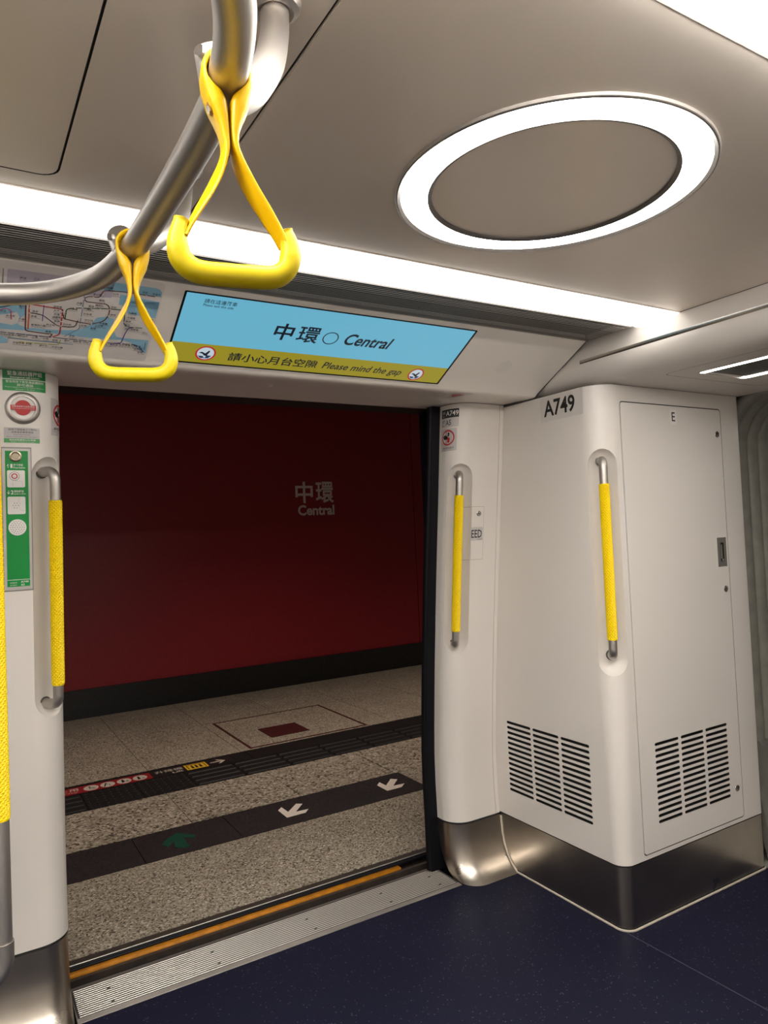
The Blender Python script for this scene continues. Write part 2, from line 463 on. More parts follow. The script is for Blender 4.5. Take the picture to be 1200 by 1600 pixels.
for mir, nm in ((False, 'trim_1'), (True, 'trim_2')):
    hd = tag(side_profile(header_profile(), -4, 2.0745, WHITEG, nm, None, mir, 30), kind='structure')
    side_profile([(y + .0003, z + .0006) for y, z in header_profile()], 2.0745, 2.0795, DARK, 'joint', hd, mir, 30)
    f = (lambda y: 2.1 - y) if mir else (lambda y: y)
    g = empty('ceiling_vent', (0, f(1.79), 2.2), 'long ribbed dark grey air vent between the light strip and the map panel' if not mir else 'long ribbed grey air vent on the opposite side above the camera', 'air vent')
    side_profile([(1.684, 2.222), (1.896, 2.224), (1.896, 2.24), (1.684, 2.24)], -4, 2.078, DARK, 'backing', g, mir)
    side_profile([(1.686, 2.196), (1.694, 2.198), (1.694, 2.208), (1.686, 2.208)], -4, 2.078, GREYM, 'edge_strip', g, mir)
    side_profile([(1.886, 2.199), (1.897, 2.200), (1.897, 2.208), (1.886, 2.208)], -4, 2.078, GREYM, 'edge_strip', g, mir)
    mb = MB(); k = 0; y = 1.704
    while y < 1.882:
        w = .0055 if y < 1.765 else .0062
        a, b = f(y), f(y + w)
        n0 = len(mb.v)
        q = [(a, 2.1985), (b, 2.1995), (b, 2.2010), (a, 2.2000)]
        V = [(x, yy, z) for x in (-4, 2.077) for yy, z in q]
        mb.add(V, [(3, 2, 1, 0), (4, 5, 6, 7)] + [(i, (i + 1) % 4, 4 + (i + 1) % 4, 4 + i) for i in range(4)], 0 if y < 1.765 else 1)
        y += .0125 if y < 1.765 else .0105
    tag(mb.build('louvre', [SLAT, SLATD], g, 0), kind='stuff')
    # light strip: shallow bulging diffuser
    lt = empty('ceiling_light', (0, f(1.6), 2.2), 'long white glowing light strip running above the doorway' if not mir else 'long white glowing light strip at the upper right, on the opposite side of the ceiling', 'ceiling light')
    P = []
    for k in range(13):
        t = k / 12; P.append((1.507 + .177 * t, 2.1995 - .022 * sin(pi * (t ** .75))))
    side_profile(P + [(1.684, 2.215), (1.507, 2.215)], -4, 2.094, LIGHTO if mir else LIGHT, 'diffuser', lt, mir, 60)
    side_profile([(1.5025, 2.1985), (1.507, 2.1985), (1.507, 2.215), (1.5025, 2.215)], -4, 2.096, CEIL, 'edge_strip', lt, mir)
    if not mir:
        mb = MB(); sweep(mb, [(2.094, y_, z_ - .0005) for y_, z_ in P], (.0022, .0022), 8); mb.build('end_rim', mat('diffuser_rim', (.9, .9, .87), .2, emit=STRIP_C, es=1.0), lt)

# --- bulkhead across the car at the gangway end
def bulk():
    P = [(2.100, 2.24), (2.100, 2.2), (2.086, 2.136)]
    P += [(2.0805, 2.118), (2.080, 2.105), (2.083, 2.088), (2.092, 2.070), (2.108, 2.055), (2.132, 2.044), (2.165, 2.0375), (2.21, 2.035), (2.955, 2.035), (2.958, 2.037), (2.958, 2.24)]
    ys = (-.35, 2.45); n = len(P)
    V = [(x, y, z) for y in ys for x, z in P]
    Fc = [tuple(range(n)), tuple(range(n, 2 * n))[::-1]] + [(i, n + i, n + (i + 1) % n, (i + 1) % n) for i in range(n)]
    return mesh('trim_3', V, Fc, WHITE, None, 30)
bk = tag(bulk(), kind='structure')
mb = MB(); mb.add([(x, y, z) for y in (.16, 1.94) for x, z in ((2.0865, 2.1365), (2.0795, 2.1350), (2.0801, 2.1235), (2.0825, 2.1200), (2.095, 2.12), (2.095, 2.1365))],
       [(0, 1, 2, 3, 4, 5), (6, 7, 8, 9, 10, 11)] + [(i, (i + 1) % 6, 6 + (i + 1) % 6, 6 + i) for i in range(6)])
mb.build('metal_strip', mat('satin_strip', (.6, .56, .52), .22, metal=1), bk)
# ceiling / bulkhead joint
mb = MB(); mb.box(2.0972, .598, 2.1995, 2.1, 1.506, 2.206); mb.build('joint', DARK, ceiling)
# underside of the bulkhead: routed hatch line and the recessed gangway light
def under(u, v, h): return (u, v, 2.035 - h)
o = rrect(2.215, .42, 2.80, 1.675, .035, 6); i_ = rrect(2.2172, .4222, 2.7978, 1.6728, .033, 6)
mb = MB(); n = len(o); mb.add([under(u, v, .0006) for u, v in o + i_], [(i, (i + 1) % n, n + (i + 1) % n, n + i) for i in range(n)])
mb.build('hatch_joint', DARK, bk)
gl = empty('gangway_light', (2.45, 1.05, 2.035), 'dark recessed panel with two slim white light bars in the lowered ceiling above the locker', 'ceiling light')
def slot_ring(u0, v0, u1, v1, r, w, h0, h1, name, m):
    o = rrect(u0, v0, u1, v1, r, 6); i_ = rrect(u0 + w, v0 + w, u1 - w, v1 - w, max(.002, r - w), 6); n = len(o); mb = MB()
    V = [under(a, b, h) for h in (h0, h1) for a, b in o] + [under(a, b, h) for h in (h0, h1) for a, b in i_]
    Fc = []
    for i in range(n):
        j = (i + 1) % n
        Fc += [(i, j, n + j, n + i), (2 * n + i, 3 * n + i, 3 * n + j, 2 * n + j), (i, 2 * n + i, 2 * n + j, j), (n + i, n + j, 3 * n + j, 3 * n + i)]
    mb.add(V, Fc); return mb.build(name, m, gl, 40)
slot_ring(2.306, .49, 2.60, 1.607, .028, .006, 0, .003, 'frame', WHITE)
plate('panel', under, rrect(2.345, .53, 2.565, 1.575, .012), 0, .0012, GREYD, gl)
for a, b, nm in ((2.312, 2.345, 'light_bar'), (2.565, 2.594, 'light_bar')):
    plate(nm, under, rrect(a, .50, b, 1.598, .012), 0, .0022, mat('light_bar', (.9, .9, .86), .4, emit=STRIP_C, es=15), gl)

# --- right door pillar (jamb) with rounded corner and pocket for the grab rail
XE = 2.056
def tube_xy(z): return (1.848, YS(z) + .002)
V, Fc = loft([jamb_outline(z, XE) for z in levels(.232, 2.043, 26)])
jr = tag(mesh('trim_4', V, Fc, WHITE, None, 40), kind='structure')
boolean(jr, [capsule(lambda z: (1.852, YS(z) + .004), .967, 1.792, .064)])
V, Fc = loft([jamb_outline(z, XE + .02, .0015) for z in [0, .01, .02, .035, .057, .08, .11, .15, .19, .223]])
mesh('skirting', V, Fc, SKIRT, jr, 40)
V, Fc = loft([jamb_outline(z, XE + .015, .006) for z in (.221, .234)]); mesh('joint', V, Fc, DARK, jr)
mb = MB()                                          # narrow filler strip beside the locker
zs = levels(.232, 2.043, 26)
mb.add([p for z in zs for p in ((2.059, YS(z) + .10, z), (2.059, YS(z) + .001, z), (2.079, YS(z) + .001, z), (2.079, YS(z) + .10, z))],
       [(4 * i + k, 4 * i + (k + 1) % 4, 4 * i + 4 + (k + 1) % 4, 4 * i + 4 + k) for i in range(len(zs) - 1) for k in range(4)] + [(3, 2, 1, 0), tuple(4 * (len(zs) - 1) + k for k in range(4))])
mb.build('filler_strip', WHITE, jr)
mb = MB()
mb.add([p for z in zs for p in ((2.054, YS(z) + .10, z), (2.054, YS(z) + .004, z), (2.061, YS(z) + .004, z), (2.061, YS(z) + .10, z))],
       [(4 * i + k, 4 * i + (k + 1) % 4, 4 * i + 4 + (k + 1) % 4, 4 * i + 4 + k) for i in range(len(zs) - 1) for k in range(4)])
mb.build('joint', GREYM, jr)
# service hatch in the pillar
def jr_fn(s, z, h): return jamb_pt(s, z, h)
def ringplate(d, u0, v0, u1, v1, w, m, layer=0, n=1):
    d.rect(u0, v0, u1, v0 + w, m, layer, n); d.rect(u0, v1 - w, u1, v1, m, layer, n); d.rect(u0, v0, u0 + w, v1, m, layer); d.rect(u1 - w, v0, u1, v1, m, layer)
d = Decal(jr_fn, .0004); d.rect(1.916, 1.3745, 1.9840, 1.6050, MATS['louvre_grey'], 0, 6)
def pocket(a, z, h): t = radians(a); return (1.852 + (.064 - h) * cos(t), YS(z) + .004 + (.064 - h) * sin(t), z)
mb = MB()
for k in range(12):
    a, b = 1 + 72 * k / 12, 1 + 72 * (k + 1) / 12
    for z in (1.3750, 1.6038): mb.add([pocket(a, z - .0008, .0006), pocket(b, z - .0008, .0006), pocket(b, z + .0008, .0006), pocket(a, z + .0008, .0006)], [(0, 1, 2, 3)])
for k in range(8):
    z0, z1 = 1.375 + .2288 * k / 8, 1.375 + .2288 * (k + 1) / 8
    mb.add([pocket(72, z0, .0006), pocket(73.5, z0, .0006), pocket(73.5, z1, .0006), pocket(72, z1, .0006)], [(0, 1, 2, 3)])
mb.build('joint', GREYM, jr, 0)
d.build('joint', jr)
mb = MB()
for k in range(6):
    a = 1.9165 + (1.9828 - 1.9165) * k / 6; b = 1.9165 + (1.9828 - 1.9165) * (k + 1) / 6
    for j in range(6):
        z0 = 1.3757 + .2281 * j / 6; z1 = 1.3757 + .2281 * (j + 1) / 6
        mb.add([jr_fn(a, z0, .0007), jr_fn(b, z0, .0007), jr_fn(b, z1, .0007), jr_fn(a, z1, .0007)], [(0, 1, 2, 3)])
mb.build('service_hatch', WHITE, jr)
def lock(fn, u, v, parent, r=.013):
    mb = MB(); mb.prism(circ(u, v, r, 20), fn, 0, .003); a = mb.build('lock', CHROME, parent); bevel(a, .0008, 1)
    d = Decal(fn, .0033); d.ring(u, v, r * .55, r * .72, DARK); d.poly(circ(u, v, r * .34, 6), DARK, 0.02); d.build('keyhole', a)
    return a
lock(lambda u, v, h: jr_fn(u, v, h + .0014), 1.954, 1.574, jr, .0125)

# --- left door pillar, mirrored, running on past the frame
def ml(ring): return ring
V, Fc = loft([jamb_outline(z, 2 * CX + .55, 0, True) for z in levels(.252, 2.043, 26)])
jl = tag(mesh('trim_5', V, Fc, WHITE, None, 40), kind='structure')
boolean(jl, [capsule(lambda z: (2 * CX - 1.852, YS(z) + .004), .967, 1.792, .064)])
V, Fc = loft([jamb_outline(z, 2 * CX + .55, .0015, True) for z in [0, .01, .02, .035, .057, .08, .11, .15, .19, .23, .243]])
mesh('skirting', V, Fc, SKIRT, jl, 40)
V, Fc = loft([jamb_outline(z, 2 * CX + .55, .006, True) for z in (.241, .254)]); mesh('joint', V, Fc, DARK, jl)
def jl_fn(s, z, h): return jamb_pt(s, z, h, True)

# --- outer body side, door leaf edges
mb = MB()
mb.box(-4, 2.70, -.3, .27, 2.73, 2.3); mb.box(1.86, 2.70, -.3, 3.1, 2.73, 2.3); mb.box(.27, 2.59, 2.05, 1.86, 2.73, 2.3); mb.box(-4, 2.30, 2.12, 3.1, 2.73, 2.3)
mb.box(-4, 2.36, 0, -.05, 2.39, 2.1)
wf = tag(mb.build('wall_front', RUBBER, None, 0), kind='structure')
for nm, xa, xb in (('door_1', 1.781, 1.95), ('door_2', .15, .292)):
    rings = []
    for z in levels(.004, 2.044, 16):
        y = YS(max(z, .3)) + .122
        rings.append([(xa, y, z), (xb, y, z), (xb, y + .038, z), (xa, y + .038, z)])
    V, Fc = loft(rings); dr = tag(mesh(nm, V, Fc, RUBBER, None, 0), kind='structure')
    # glazing edge / rubber nose
    x = xa if nm == 'door_1' else xb; s = -1 if nm == 'door_1' else 1
    mb = MB(); sweep(mb, [(x, YS(max(z, .3)) + .141, z) for z in levels(.006, 2.042, 16)], (.016, .009), 12, ref=(1, 0, 0)); mb.build('edge_seal', RUBBER, dr)
# --- opposite side, left end, gangway end (behind the camera)
fm = lambda y: 2.1 - y
rings = []
mb = MB()
zs = levels(0, 2.06, 16)
for i in range(16):
    z0, z1 = zs[i], zs[i + 1]
    mb.add([(-4, fm(YS(z0)) - .02, z0), (3, fm(YS(z0)) - .02, z0), (3, fm(YS(z1)) - .02, z1), (-4, fm(YS(z1)) - .02, z1)], [(0, 1, 2, 3)])
wb = tag(mb.build('wall_back', WHITE), kind='structure')
for x0, x1 in ((.32, 1.055), (1.065, 1.80)):
    mb = MB(); mb.box(x0, -.452, .02, x1, -.43, 2.02); lf = bevel(mb.build('door_leaf', mat('leaf_grey', (.45, .43, .41), .4, metal=.3), wb), .004)
    mb = MB(); mb.prism(rrect(x0 + .12, .95, x1 - .12, 1.75, .06), lambda u, v, h: (u, -.43 + h, v), -.002, .002); mb.build('glass_pane', mat('dark_glass', (.02, .02, .02), .08), wb)
mb = MB(); mb.box(-4.05, -.5, 0, -4, 2.6, 2.24); tag(mb.build('wall_left', WHITE), kind='structure')

# ================================================================== LOCKER
LX0, LX1, LY = 2.08, 2.956, 1.856
def lrc(z): return .055 + .05 * max(0, min(1, (z - .235) / 1.8))
def locker_outline(z, rc, inset=0):
    pts = [(LX0 + inset, 2.66), (LX0 + inset, LY + rc)]
    for k in range(1, 10):
        t = pi / 2 * k / 10; pts.append((LX0 + rc - (rc - inset) * cos(t), LY + rc - (rc - inset) * sin(t)))
    pts += [(LX0 + rc, LY + inset), (LX1 - .02, LY + inset)]
    for k in range(1, 5):
        t = pi / 2 * k / 4; pts.append((LX1 - .02 + (.02 - inset) * sin(t), LY + .02 - (.02 - inset) * cos(t)))
    pts += [(LX1 - inset, 2.66)]
    return [(x, y, z) for x, y in pts]
LK = empty('equipment_locker', (2.5, 2.1, 0), 'tall cream white equipment locker with vent slots and steel base beside the doorway', 'locker')
V, Fc = loft([locker_outline(z, lrc(z)) for z in levels(.237, 2.0335, 14)])
body = mesh('body', V, Fc, WHITE, LK, 40)
def f1(u, v, h): return (LX0 - h, u, v)             # side facing the doorway (u = y)
def f2(u, v, h): return (u, LY - h, v)              # front facing the aisle
def slots(fn, cols, z_top, z_bot, rows, hh, name='cut'):
    mb = MB()
    for a, b in cols:
        for k in range(rows):
            z = z_top - hh / 2 - (z_top - z_bot - hh) * k / (rows - 1)
            mb.prism(rrect(min(a, b), z - hh / 2, max(a, b), z + hh / 2, hh * .48, 3), fn, -.012, .01)
    return mb.build(name, DARK, None, 0)
cols1 = [(2.475, 2.325), (2.311, 2.161), (2.147, 1.997)]
cut1 = slots(f1, cols1, .656, .352, 14, .0115)
cutd = plate('cut', f2, rrect(2.1905, .2525, 2.8195, 1.9715, .015, 4), -.024, .01, DARK, None)
pk = capsule(lambda z: (2.098, 1.868), .932, 1.792, .064)
boolean(body, [cut1, pk, cutd])
door = plate('door', f2, rrect(2.1945, .2565, 2.8155, 1.9675, .012, 4), -.022, .0012, WHITE, LK)
cols2 = [(2.283, 2.4225), (2.4385, 2.578), (2.594, 2.7335)]
cut2 = slots(f2, cols2, .657, .353, 14, .0115)
cuth = plate('cut', f2, [(2.744, 1.303), (2.805, 1.303), (2.805, 1.425), (2.744, 1.425)], -.006, .01, DARK, None)
boolean(door, [cut2, cuth])
o = plate('door_handle', f2, rrect(2.7455, 1.3045, 2.8035, 1.4235, .003, 2), -.005, .0022, GREYM, door)
boolean(o, [plate('cut', f2, rrect(2.764, 1.324, 2.786, 1.404, .004, 2), -.0045, .01, DARK, None)])
mb = MB(); mb.prism(rrect(2.769, 1.326, 2.781, 1.336, .003, 2), f2, -.004, .004); mb.prism(rrect(2.770, 1.336, 2.7795, 1.398, .003, 2), f2, -.0045, -.001); mb.build('latch', CHROME, o)
for u, v in ((2.785, 1.862), (2.783, 1.209), (2.780, .379)): lock(lambda a, b, h: f2(a, b, h + .0012), u, v, door, .0135)
d = Decal(lambda a, b, h: f2(a, b, h + .0012), .0004); d.rect(2.484, 1.893, 2.527, 1.954, SWHITE, 0); d.text('E', 2.495, 1.906, 2.516, 1.943, SBLACK, 1, .01); d.build('letter_label', door)
V, Fc = loft([locker_outline(z, .05, .0015) for z in (.012, .232)]); sk = mesh('skirting', V, Fc, SKIRT, LK, 40)
V, Fc = loft([locker_outline(z, .05, .007) for z in (.22, .245)]); mesh('joint', V, Fc, DARK, LK)
V, Fc = loft([locker_outline(z, .05, .0) for z in (.0, .012)]); mesh('base', V, Fc, DARK, LK)
mb = MB()                                            # cream sealant bead along the floor
path = [(LX0 - .001, YS(z) - .004, z) for z in (.22, .15, .10, .06, .03, .012, .004)]
path += [(x, y, .004) for x, y, z in locker_outline(0, .05, -.002)[1:-1]]
sweep(mb, path, (.0045, .0045), 8); mb.build('sealant_bead', SEAL, LK)
mb = MB(); mb.box(LX0 + .003, 1.93, 2.0335, LX1, 2.4, 2.0352); mb.box(LX0 + .09, LY + .003, 2.0335, LX1 - .003, 1.93, 2.0352); mb.build('top_joint', DARK, LK)

# ================================================================== GRAB RAILS
def grab_rail(path_top, path, path_bot, rs, rt, sleeve, label, cat='grab rail', group=None):
    g = empty('grab_rail', tuple(path_bot[0]), label, cat, group)
    tube('upper_tube', path_top, rt, STEEL, g, 24); tube('lower_tube', path_bot, rt, STEEL, g, 24)
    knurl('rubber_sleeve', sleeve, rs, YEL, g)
    return g
def jamb_rail(mirror, label):
    mx = (lambda x: 2 * CX - x) if mirror else (lambda x: x)
    def T(z): return Vector((mx(1.848), YS(z) + .002, z))
    ztop, zbot, s0, s1 = 1.746, 1.008, 1.655, 1.072
    def bend(z, sgn):
        mount = Vector((mx(1.893), YS(z) + .078, z)); c = T(z)
        return mount, c
    mt, ct = bend(ztop, 1); mbm, cb = bend(zbot, -1)
    top = [mt] + arcbend(mt, ct, T(s0), .030) + [T(s0 - .01)]
    bot = [T(s1 + .01)] + arcbend(T(s1), cb, mbm, .030) + [mbm]
    g = grab_rail(top, None, bot, .0178, .0158, [T(z) for z in levels(s1, s0, 12)], label)
    for (m_, c_) in ((mt, ct), (mbm, cb)):
        dr = (m_ - c_).normalized()
        mb = MB(); sweep(mb, [m_ - dr * .026, m_ - dr * .0225], .0205, 24); mb.build('mount_ring', GREYD, g, 50)
    return g
jamb_rail(False, 'yellow sleeved steel grab rail in the pillar right of the doorway')
jamb_rail(True, 'yellow sleeved steel grab rail on the left pillar beside the green call panel')
Tl = lambda z: Vector((2.100, 1.870, z))
mt, mbm = Vector((2.153, 1.932, 1.746)), Vector((2.153, 1.932, 1.006))
g = grab_rail([mt] + arcbend(mt, Tl(1.746), Tl(1.65), .03) + [Tl(1.64)], None, [Tl(1.08)] + arcbend(Tl(1.07), Tl(1.006), mbm, .03) + [mbm],
              .0178, .0158, [Tl(z) for z in levels(1.07, 1.655, 8)], 'yellow sleeved steel grab rail set in the corner of the locker')
for m_, c_ in ((mt, Tl(1.746)), (mbm, Tl(1.006))):
    dr = (m_ - c_).normalized(); mb = MB(); sweep(mb, [m_ - dr * .030, m_ - dr * .0265], .0205, 24); mb.build('mount_ring', GREYD, g, 50)
# large pole at the left edge of the picture
PX, PY = .083, 2.0
g = empty('grab_pole', (PX, PY, .4), 'thick steel grab pole with yellow sleeve at the left edge of the picture', 'grab pole')
tube('steel_tube', [(PX, PY, z) for z in (.55, .7, .9)], .0205, STEEL, g, 28)
tube('steel_tube', [(PX, PY, 1.78), (PX, PY, 1.82)] + arcbend((PX, PY, 1.82), (PX, PY, 1.92), (PX - .3, PY, 1.92), .07) + [(PX - .12, PY, 1.92)], .0205, STEEL, g, 28)
knurl('rubber_sleeve', [(PX, PY, z) for z in levels(.852, 1.82, 4)], .0215, YEL, g)
tube('elbow', [(PX, PY, .562), (PX, PY, .55)] + arcbend((PX, PY, .55), (PX, PY, .475), (PX - .1, PY, .475), .05) + [(PX - .12, PY, .475)], .0235, STEEL, g, 28)
tube('mount_arm', [(PX - .11, PY, .475)] + arcbend((PX - .11, PY, .475), (PX - .22, PY, .475), (PX - .22, PY + .3, .475), .06) + [(PX - .22, YS(.475) + .01, .475)], .0205, STEEL, g, 28)
tube('mount_arm', [(PX - .11, PY, 1.92)] + arcbend((PX - .11, PY, 1.92), (PX - .22, PY, 1.92), (PX - .22, PY + .3, 1.92), .06) + [(PX - .22, YS(1.92) + .01, 1.92)], .0205, STEEL, g, 28)

# ================================================================== OVERHEAD HANDRAIL
HZ = 1.95
hr = empty('overhead_handrail', (.24, .9, 2.2), 'curved satin steel handrail hanging from the ceiling at the upper left', 'handrail')
path = catmull([(-2.6, .40, HZ), (-1.2, .385, HZ), (-.25, .385, HZ), (-.06, .39, HZ), (.07, .415, HZ), (.155, .468, HZ), (.210, .552, HZ), (.238, .652, HZ), (.2455, .756, HZ), (.2465, .904, HZ), (.2450, 1.04, HZ), (.240, 1.13, HZ), (.217, 1.250, HZ), (.158, 1.346, HZ), (.078, 1.397, HZ), (-.05, 1.425, HZ), (-.25, 1.435, HZ), (-1.2, 1.435, HZ), (-2.6, 1.435, HZ)], 10)
tube('rail', path, .0187, STEEL, hr, 32)
legs = [[(.376, .840, 2.2), (.374, .838, 2.18), (.364, .820, 2.14), (.338, .776, 2.075), (.313, .741, 2.028), (.285, .714, 1.985), (.256, .695, 1.957), (.240, .688, 1.95)],
        [(.384, 1.300, 2.2), (.382, 1.297, 2.18), (.372, 1.275, 2.145), (.354, 1.225, 2.10), (.335, 1.182, 2.05), (.307, 1.142, 2.01), (.274, 1.112, 1.973), (.243, 1.10, 1.952)]]
for L in legs + [[(-1.2, .45, 2.2), (-1.2, .45, 2.165), (-1.2, .43, 2.05), (-1.2, .39, 1.96), (-1.2, .385, 1.95)], [(-1.2, 1.37, 2.2), (-1.2, 1.37, 2.165), (-1.2, 1.40, 2.05), (-1.2, 1.432, 1.96), (-1.2, 1.435, 1.95)]]:
    tube('leg', catmull(L, 8), .0187, STEEL, hr, 28)
    c = L[0]
    mb = MB(); prof = [(.0189, 2.188), (.024, 2.186), (.031, 2.190), (.034, 2.196), (.0345, 2.2005)]
    for (ra, za), (rb, zb) in zip(prof, prof[1:]):
        n = 36; V = [(c[0] + r * cos(2 * pi * k / n), c[1] + r * sin(2 * pi * k / n), z) for r, z in ((ra, za), (rb, zb)) for k in range(n)]
        mb.add(V, [(k, (k + 1) % n, n + (k + 1) % n, n + k) for k in range(n)])
    mb.build('ceiling_flange', STEEL, hr, 60)
for P0, P1 in (((.240, .680, 1.955), (.2335, .676, 1.992)), ((.240, 1.135, 1.955), (.236, 1.160, 1.992))):
    P0, P1 = Vector(P0), Vector(P1)
    cb = tube('clamp_stub', [P0, P0.lerp(P1, .93), P1 - (P1 - P0) * .03, P1], [(.0195, .0195), (.0195, .0195), (.018, .018), (.0145, .0145)], STEEL, hr, 28)
    dr = (P1 - P0).normalized(); mb = MB(); q = P0.lerp(P1, .72) + Vector((-.85, -.5, -.1)).normalized() * .0185; dr = Vector((-.85, -.5, -.1)).normalized(); sweep(mb, [q, q + dr * .005], .006, 6); mb.build('hex_screw', CHROME, hr, 30)

# ================================================================== HANGING STRAPS
def strap(c, ang, label, de):
    e = Vector((cos(ang), sin(ang), 0)); n = Vector((-sin(ang), cos(ang), 0)); c = Vector(c)
    g = empty('hanging_strap', tuple(c), label, 'hanging strap', 'yellow hanging straps on the overhead handrail')
    P = lambda x, z: c + e * x + Vector((0, 0, z))
    mb = MB()
    R = .0208
    for s in (-1, 1):
        pts, rad = [], []
        for k in range(11):                                     # collar, from the top round the side
            t = radians(90 - 100 * k / 10); pts.append((s * (R + .0008) * cos(t), (R + .0008) * sin(t))); rad.append((.0027, .0170))
        for x, z, a, b in ((.0204, -.0100, .0034, .0175), (.0168, -.0170, .0058, .0175), (.0125, -.0240, .0088, .0175), (.0097, -.0310, .0090, .0175), (.0074, -.0400, .0071, .0165), (.0055, -.0500, .0053, .0150), (.0045, -.060, .0042, .0135),
                           (.0045, -.071, .0031, .0125), (.0085, -.085, .0023, .0115), (.0155, -.101, .0020, .0110), (.0235, -.116, .0020, .0110), (.033, -.132, .0020, .0110), (.0425, -.149, .0020, .0105), (.0475, -.160, .0020, .0100)):
            pts.append((s * x + de * min(1, -z / .15), z)); rad.append((a, b))
        q = catmull([P(x, z) for x, z in pts], 3)
        rr = []
        for i in range(len(rad) - 1):
            for k in range(3): rr.append(tuple(rad[i][j] + (rad[i + 1][j] - rad[i][j]) * k / 3 for j in (0, 1)))
        rr.append(rad[-1])
        n2 = Vector((-sin(ang + radians(27)), cos(ang + radians(27)), 0)); cz = [max(0, min(1, (-(p_.z - c.z) - .055) / .05)) for p_ in q]
        rf = [tuple(n.lerp(n2, t_ * t_ * (3 - 2 * t_) * (1 - .5 * max(0, min(1, (-(p_.z - c.z) - .12) / .04))))) for t_, p_ in zip(cz, q)]
        sweep(mb, q, rr, 16, ref=rf, sup=3.2)
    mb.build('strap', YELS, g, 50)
    # grip: rounded D-shaped handle
    G = [(-.0490, -.1415), (-.0520, -.153), (-.0540, -.166), (-.0515, -.180), (-.0425, -.1895), (-.030, -.1930), (-.010, -.1935), (.010, -.1935), (.030, -.1930), (.0425, -.1895), (.0515, -.180), (.0540, -.166), (.0520, -.153), (.0490, -.1440)]
    q = catmull([P(x + de, z) for x, z in G], 5); nq = len(q)
    rr = []
    for i in range(nq):
        t = min(i, nq - 1 - i); k = min(1, .60 + .40 * t / 12) if t else .35
        k = .72 if t == 1 else k
        rr.append((.0105 * k, .0125 * k))
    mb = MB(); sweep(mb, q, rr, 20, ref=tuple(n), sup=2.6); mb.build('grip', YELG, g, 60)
    for s in (-1,):                                             # screw in the neck, on the face towards the camera
        dr = (-e * .93 - n * .0 + Vector((0, 0, -.35))).normalized(); p = P(-.0152, -.0335) - n * .004
        mb = MB(); sweep(mb, [p - dr * .002, p + dr * .0022], .0062, 20); mb.build('screw_recess', mat('recess_orange', (.30, .14, .002), .5), g, 40)
        mb = MB(); sweep(mb, [p, p + dr * .0036], .0043, 6); mb.build('screw', CHROME, g, 30)
    return g
strap((.2375, .655, HZ), radians(-12), 'large yellow hanging strap nearest the camera, at the top centre', .003)
strap((.2425, 1.10, HZ), radians(-15), 'smaller yellow hanging strap farther away, in front of the route map', -.004)

# ================================================================== RING LIGHT
RX, RY = 1.0705, 1.053
rl = empty('ring_light', (RX, RY, 2.2), 'large round ring light with a glowing white band in the silver ceiling', 'ceiling light')
def revolve(prof, name, m, n=120, sm=40):
    V = [(RX + r * cos(2 * pi * k / n), RY + r * sin(2 * pi * k / n), z) for r, z in prof for k in range(n)]; q = len(prof)
    Fc = [(j * n + k, j * n + (k + 1) % n, ((j + 1) % q) * n + (k + 1) % n, ((j + 1) % q) * n + k) for j in range(q) for k in range(n)]
    return mesh(name, V, Fc, m, rl, sm)
revolve([(.3195, 2.2005), (.3175, 2.1935), (.3155, 2.1925), (.3085, 2.1965), (.3085, 2.2005)], 'outer_rim', RIM)
revolve([(.3205, 2.2003), (.3198, 2.1945), (.3180, 2.1932), (.3178, 2.2003)], 'trim_ring', STEEL)
revolve([(.3085, 2.2003), (.3085, 2.1975), (.2530, 2.1975), (.2530, 2.2003)], 'diffuser', LIGHTR)
revolve([(.2530, 2.2005), (.2530, 2.1930), (.2505, 2.1925), (.2440, 2.1965), (.2440, 2.2005)], 'inner_rim', RIM)

# ================================================================== DISPLAY SCREEN AND ROUTE MAP on the header
scr = empty('display_screen', hdr(1.06, .165, 0), 'wide lit blue and olive passenger information screen above the doorway', 'display screen')
plate('bezel', hdr, rrect(.557, .0215, 1.568, .306, .004, 2), 0, .0012, RUBBER, scr)
mb = MB(); mb.prism([(.552, .0165), (1.573, .0165), (1.573, .0205), (.552, .0205)], hdr, 0, .0016); mb.build('lower_edge', SWHITE, scr)
def scrf(u, v, h): return hdr(u, v, h + .0012)
d = Decal(scrf, .0004)
d.rect(.563, .110, 1.560, .302, S_BLUE); d.rect(.563, .028, 1.560, .110, S_OLV); d.build('lit_panel', scr)
d = Decal(scrf, .0008)
d.text('中', .855, .161, .917, .232, S_BLK, 0, .020, res=4); d.text('環', .932, .161, 1.006, .230, S_BLK, 0, .014, res=4)
d.ring(1.047, .192, .0235, .0272, S_BLK, 0, 40)
d.text('Central', 1.099, .171, 1.274, .222, S_BLK, 0, .022, .2, 4)
d.text('請小心月台空隙', .745, .048, 1.050, .086, S_BLK, 0, .016, res=3)
d.text('Please mind the gap', 1.070, .043, 1.382, .083, S_BLK, 0, .014, .18, 3)
d.text('請在這邊落車', .617, .272, .712, .288, S_BLK, 0, .006, 0, 2)
d.text('Please exit this side', .617, .260, .705, .269, S_BLK, 0, .008, 0, 2)
d.text('A749 - A5', 1.500, .3025, 1.548, .3095, SBLACK, 0, .0, .1, 2)
d.build('lettering', scr)
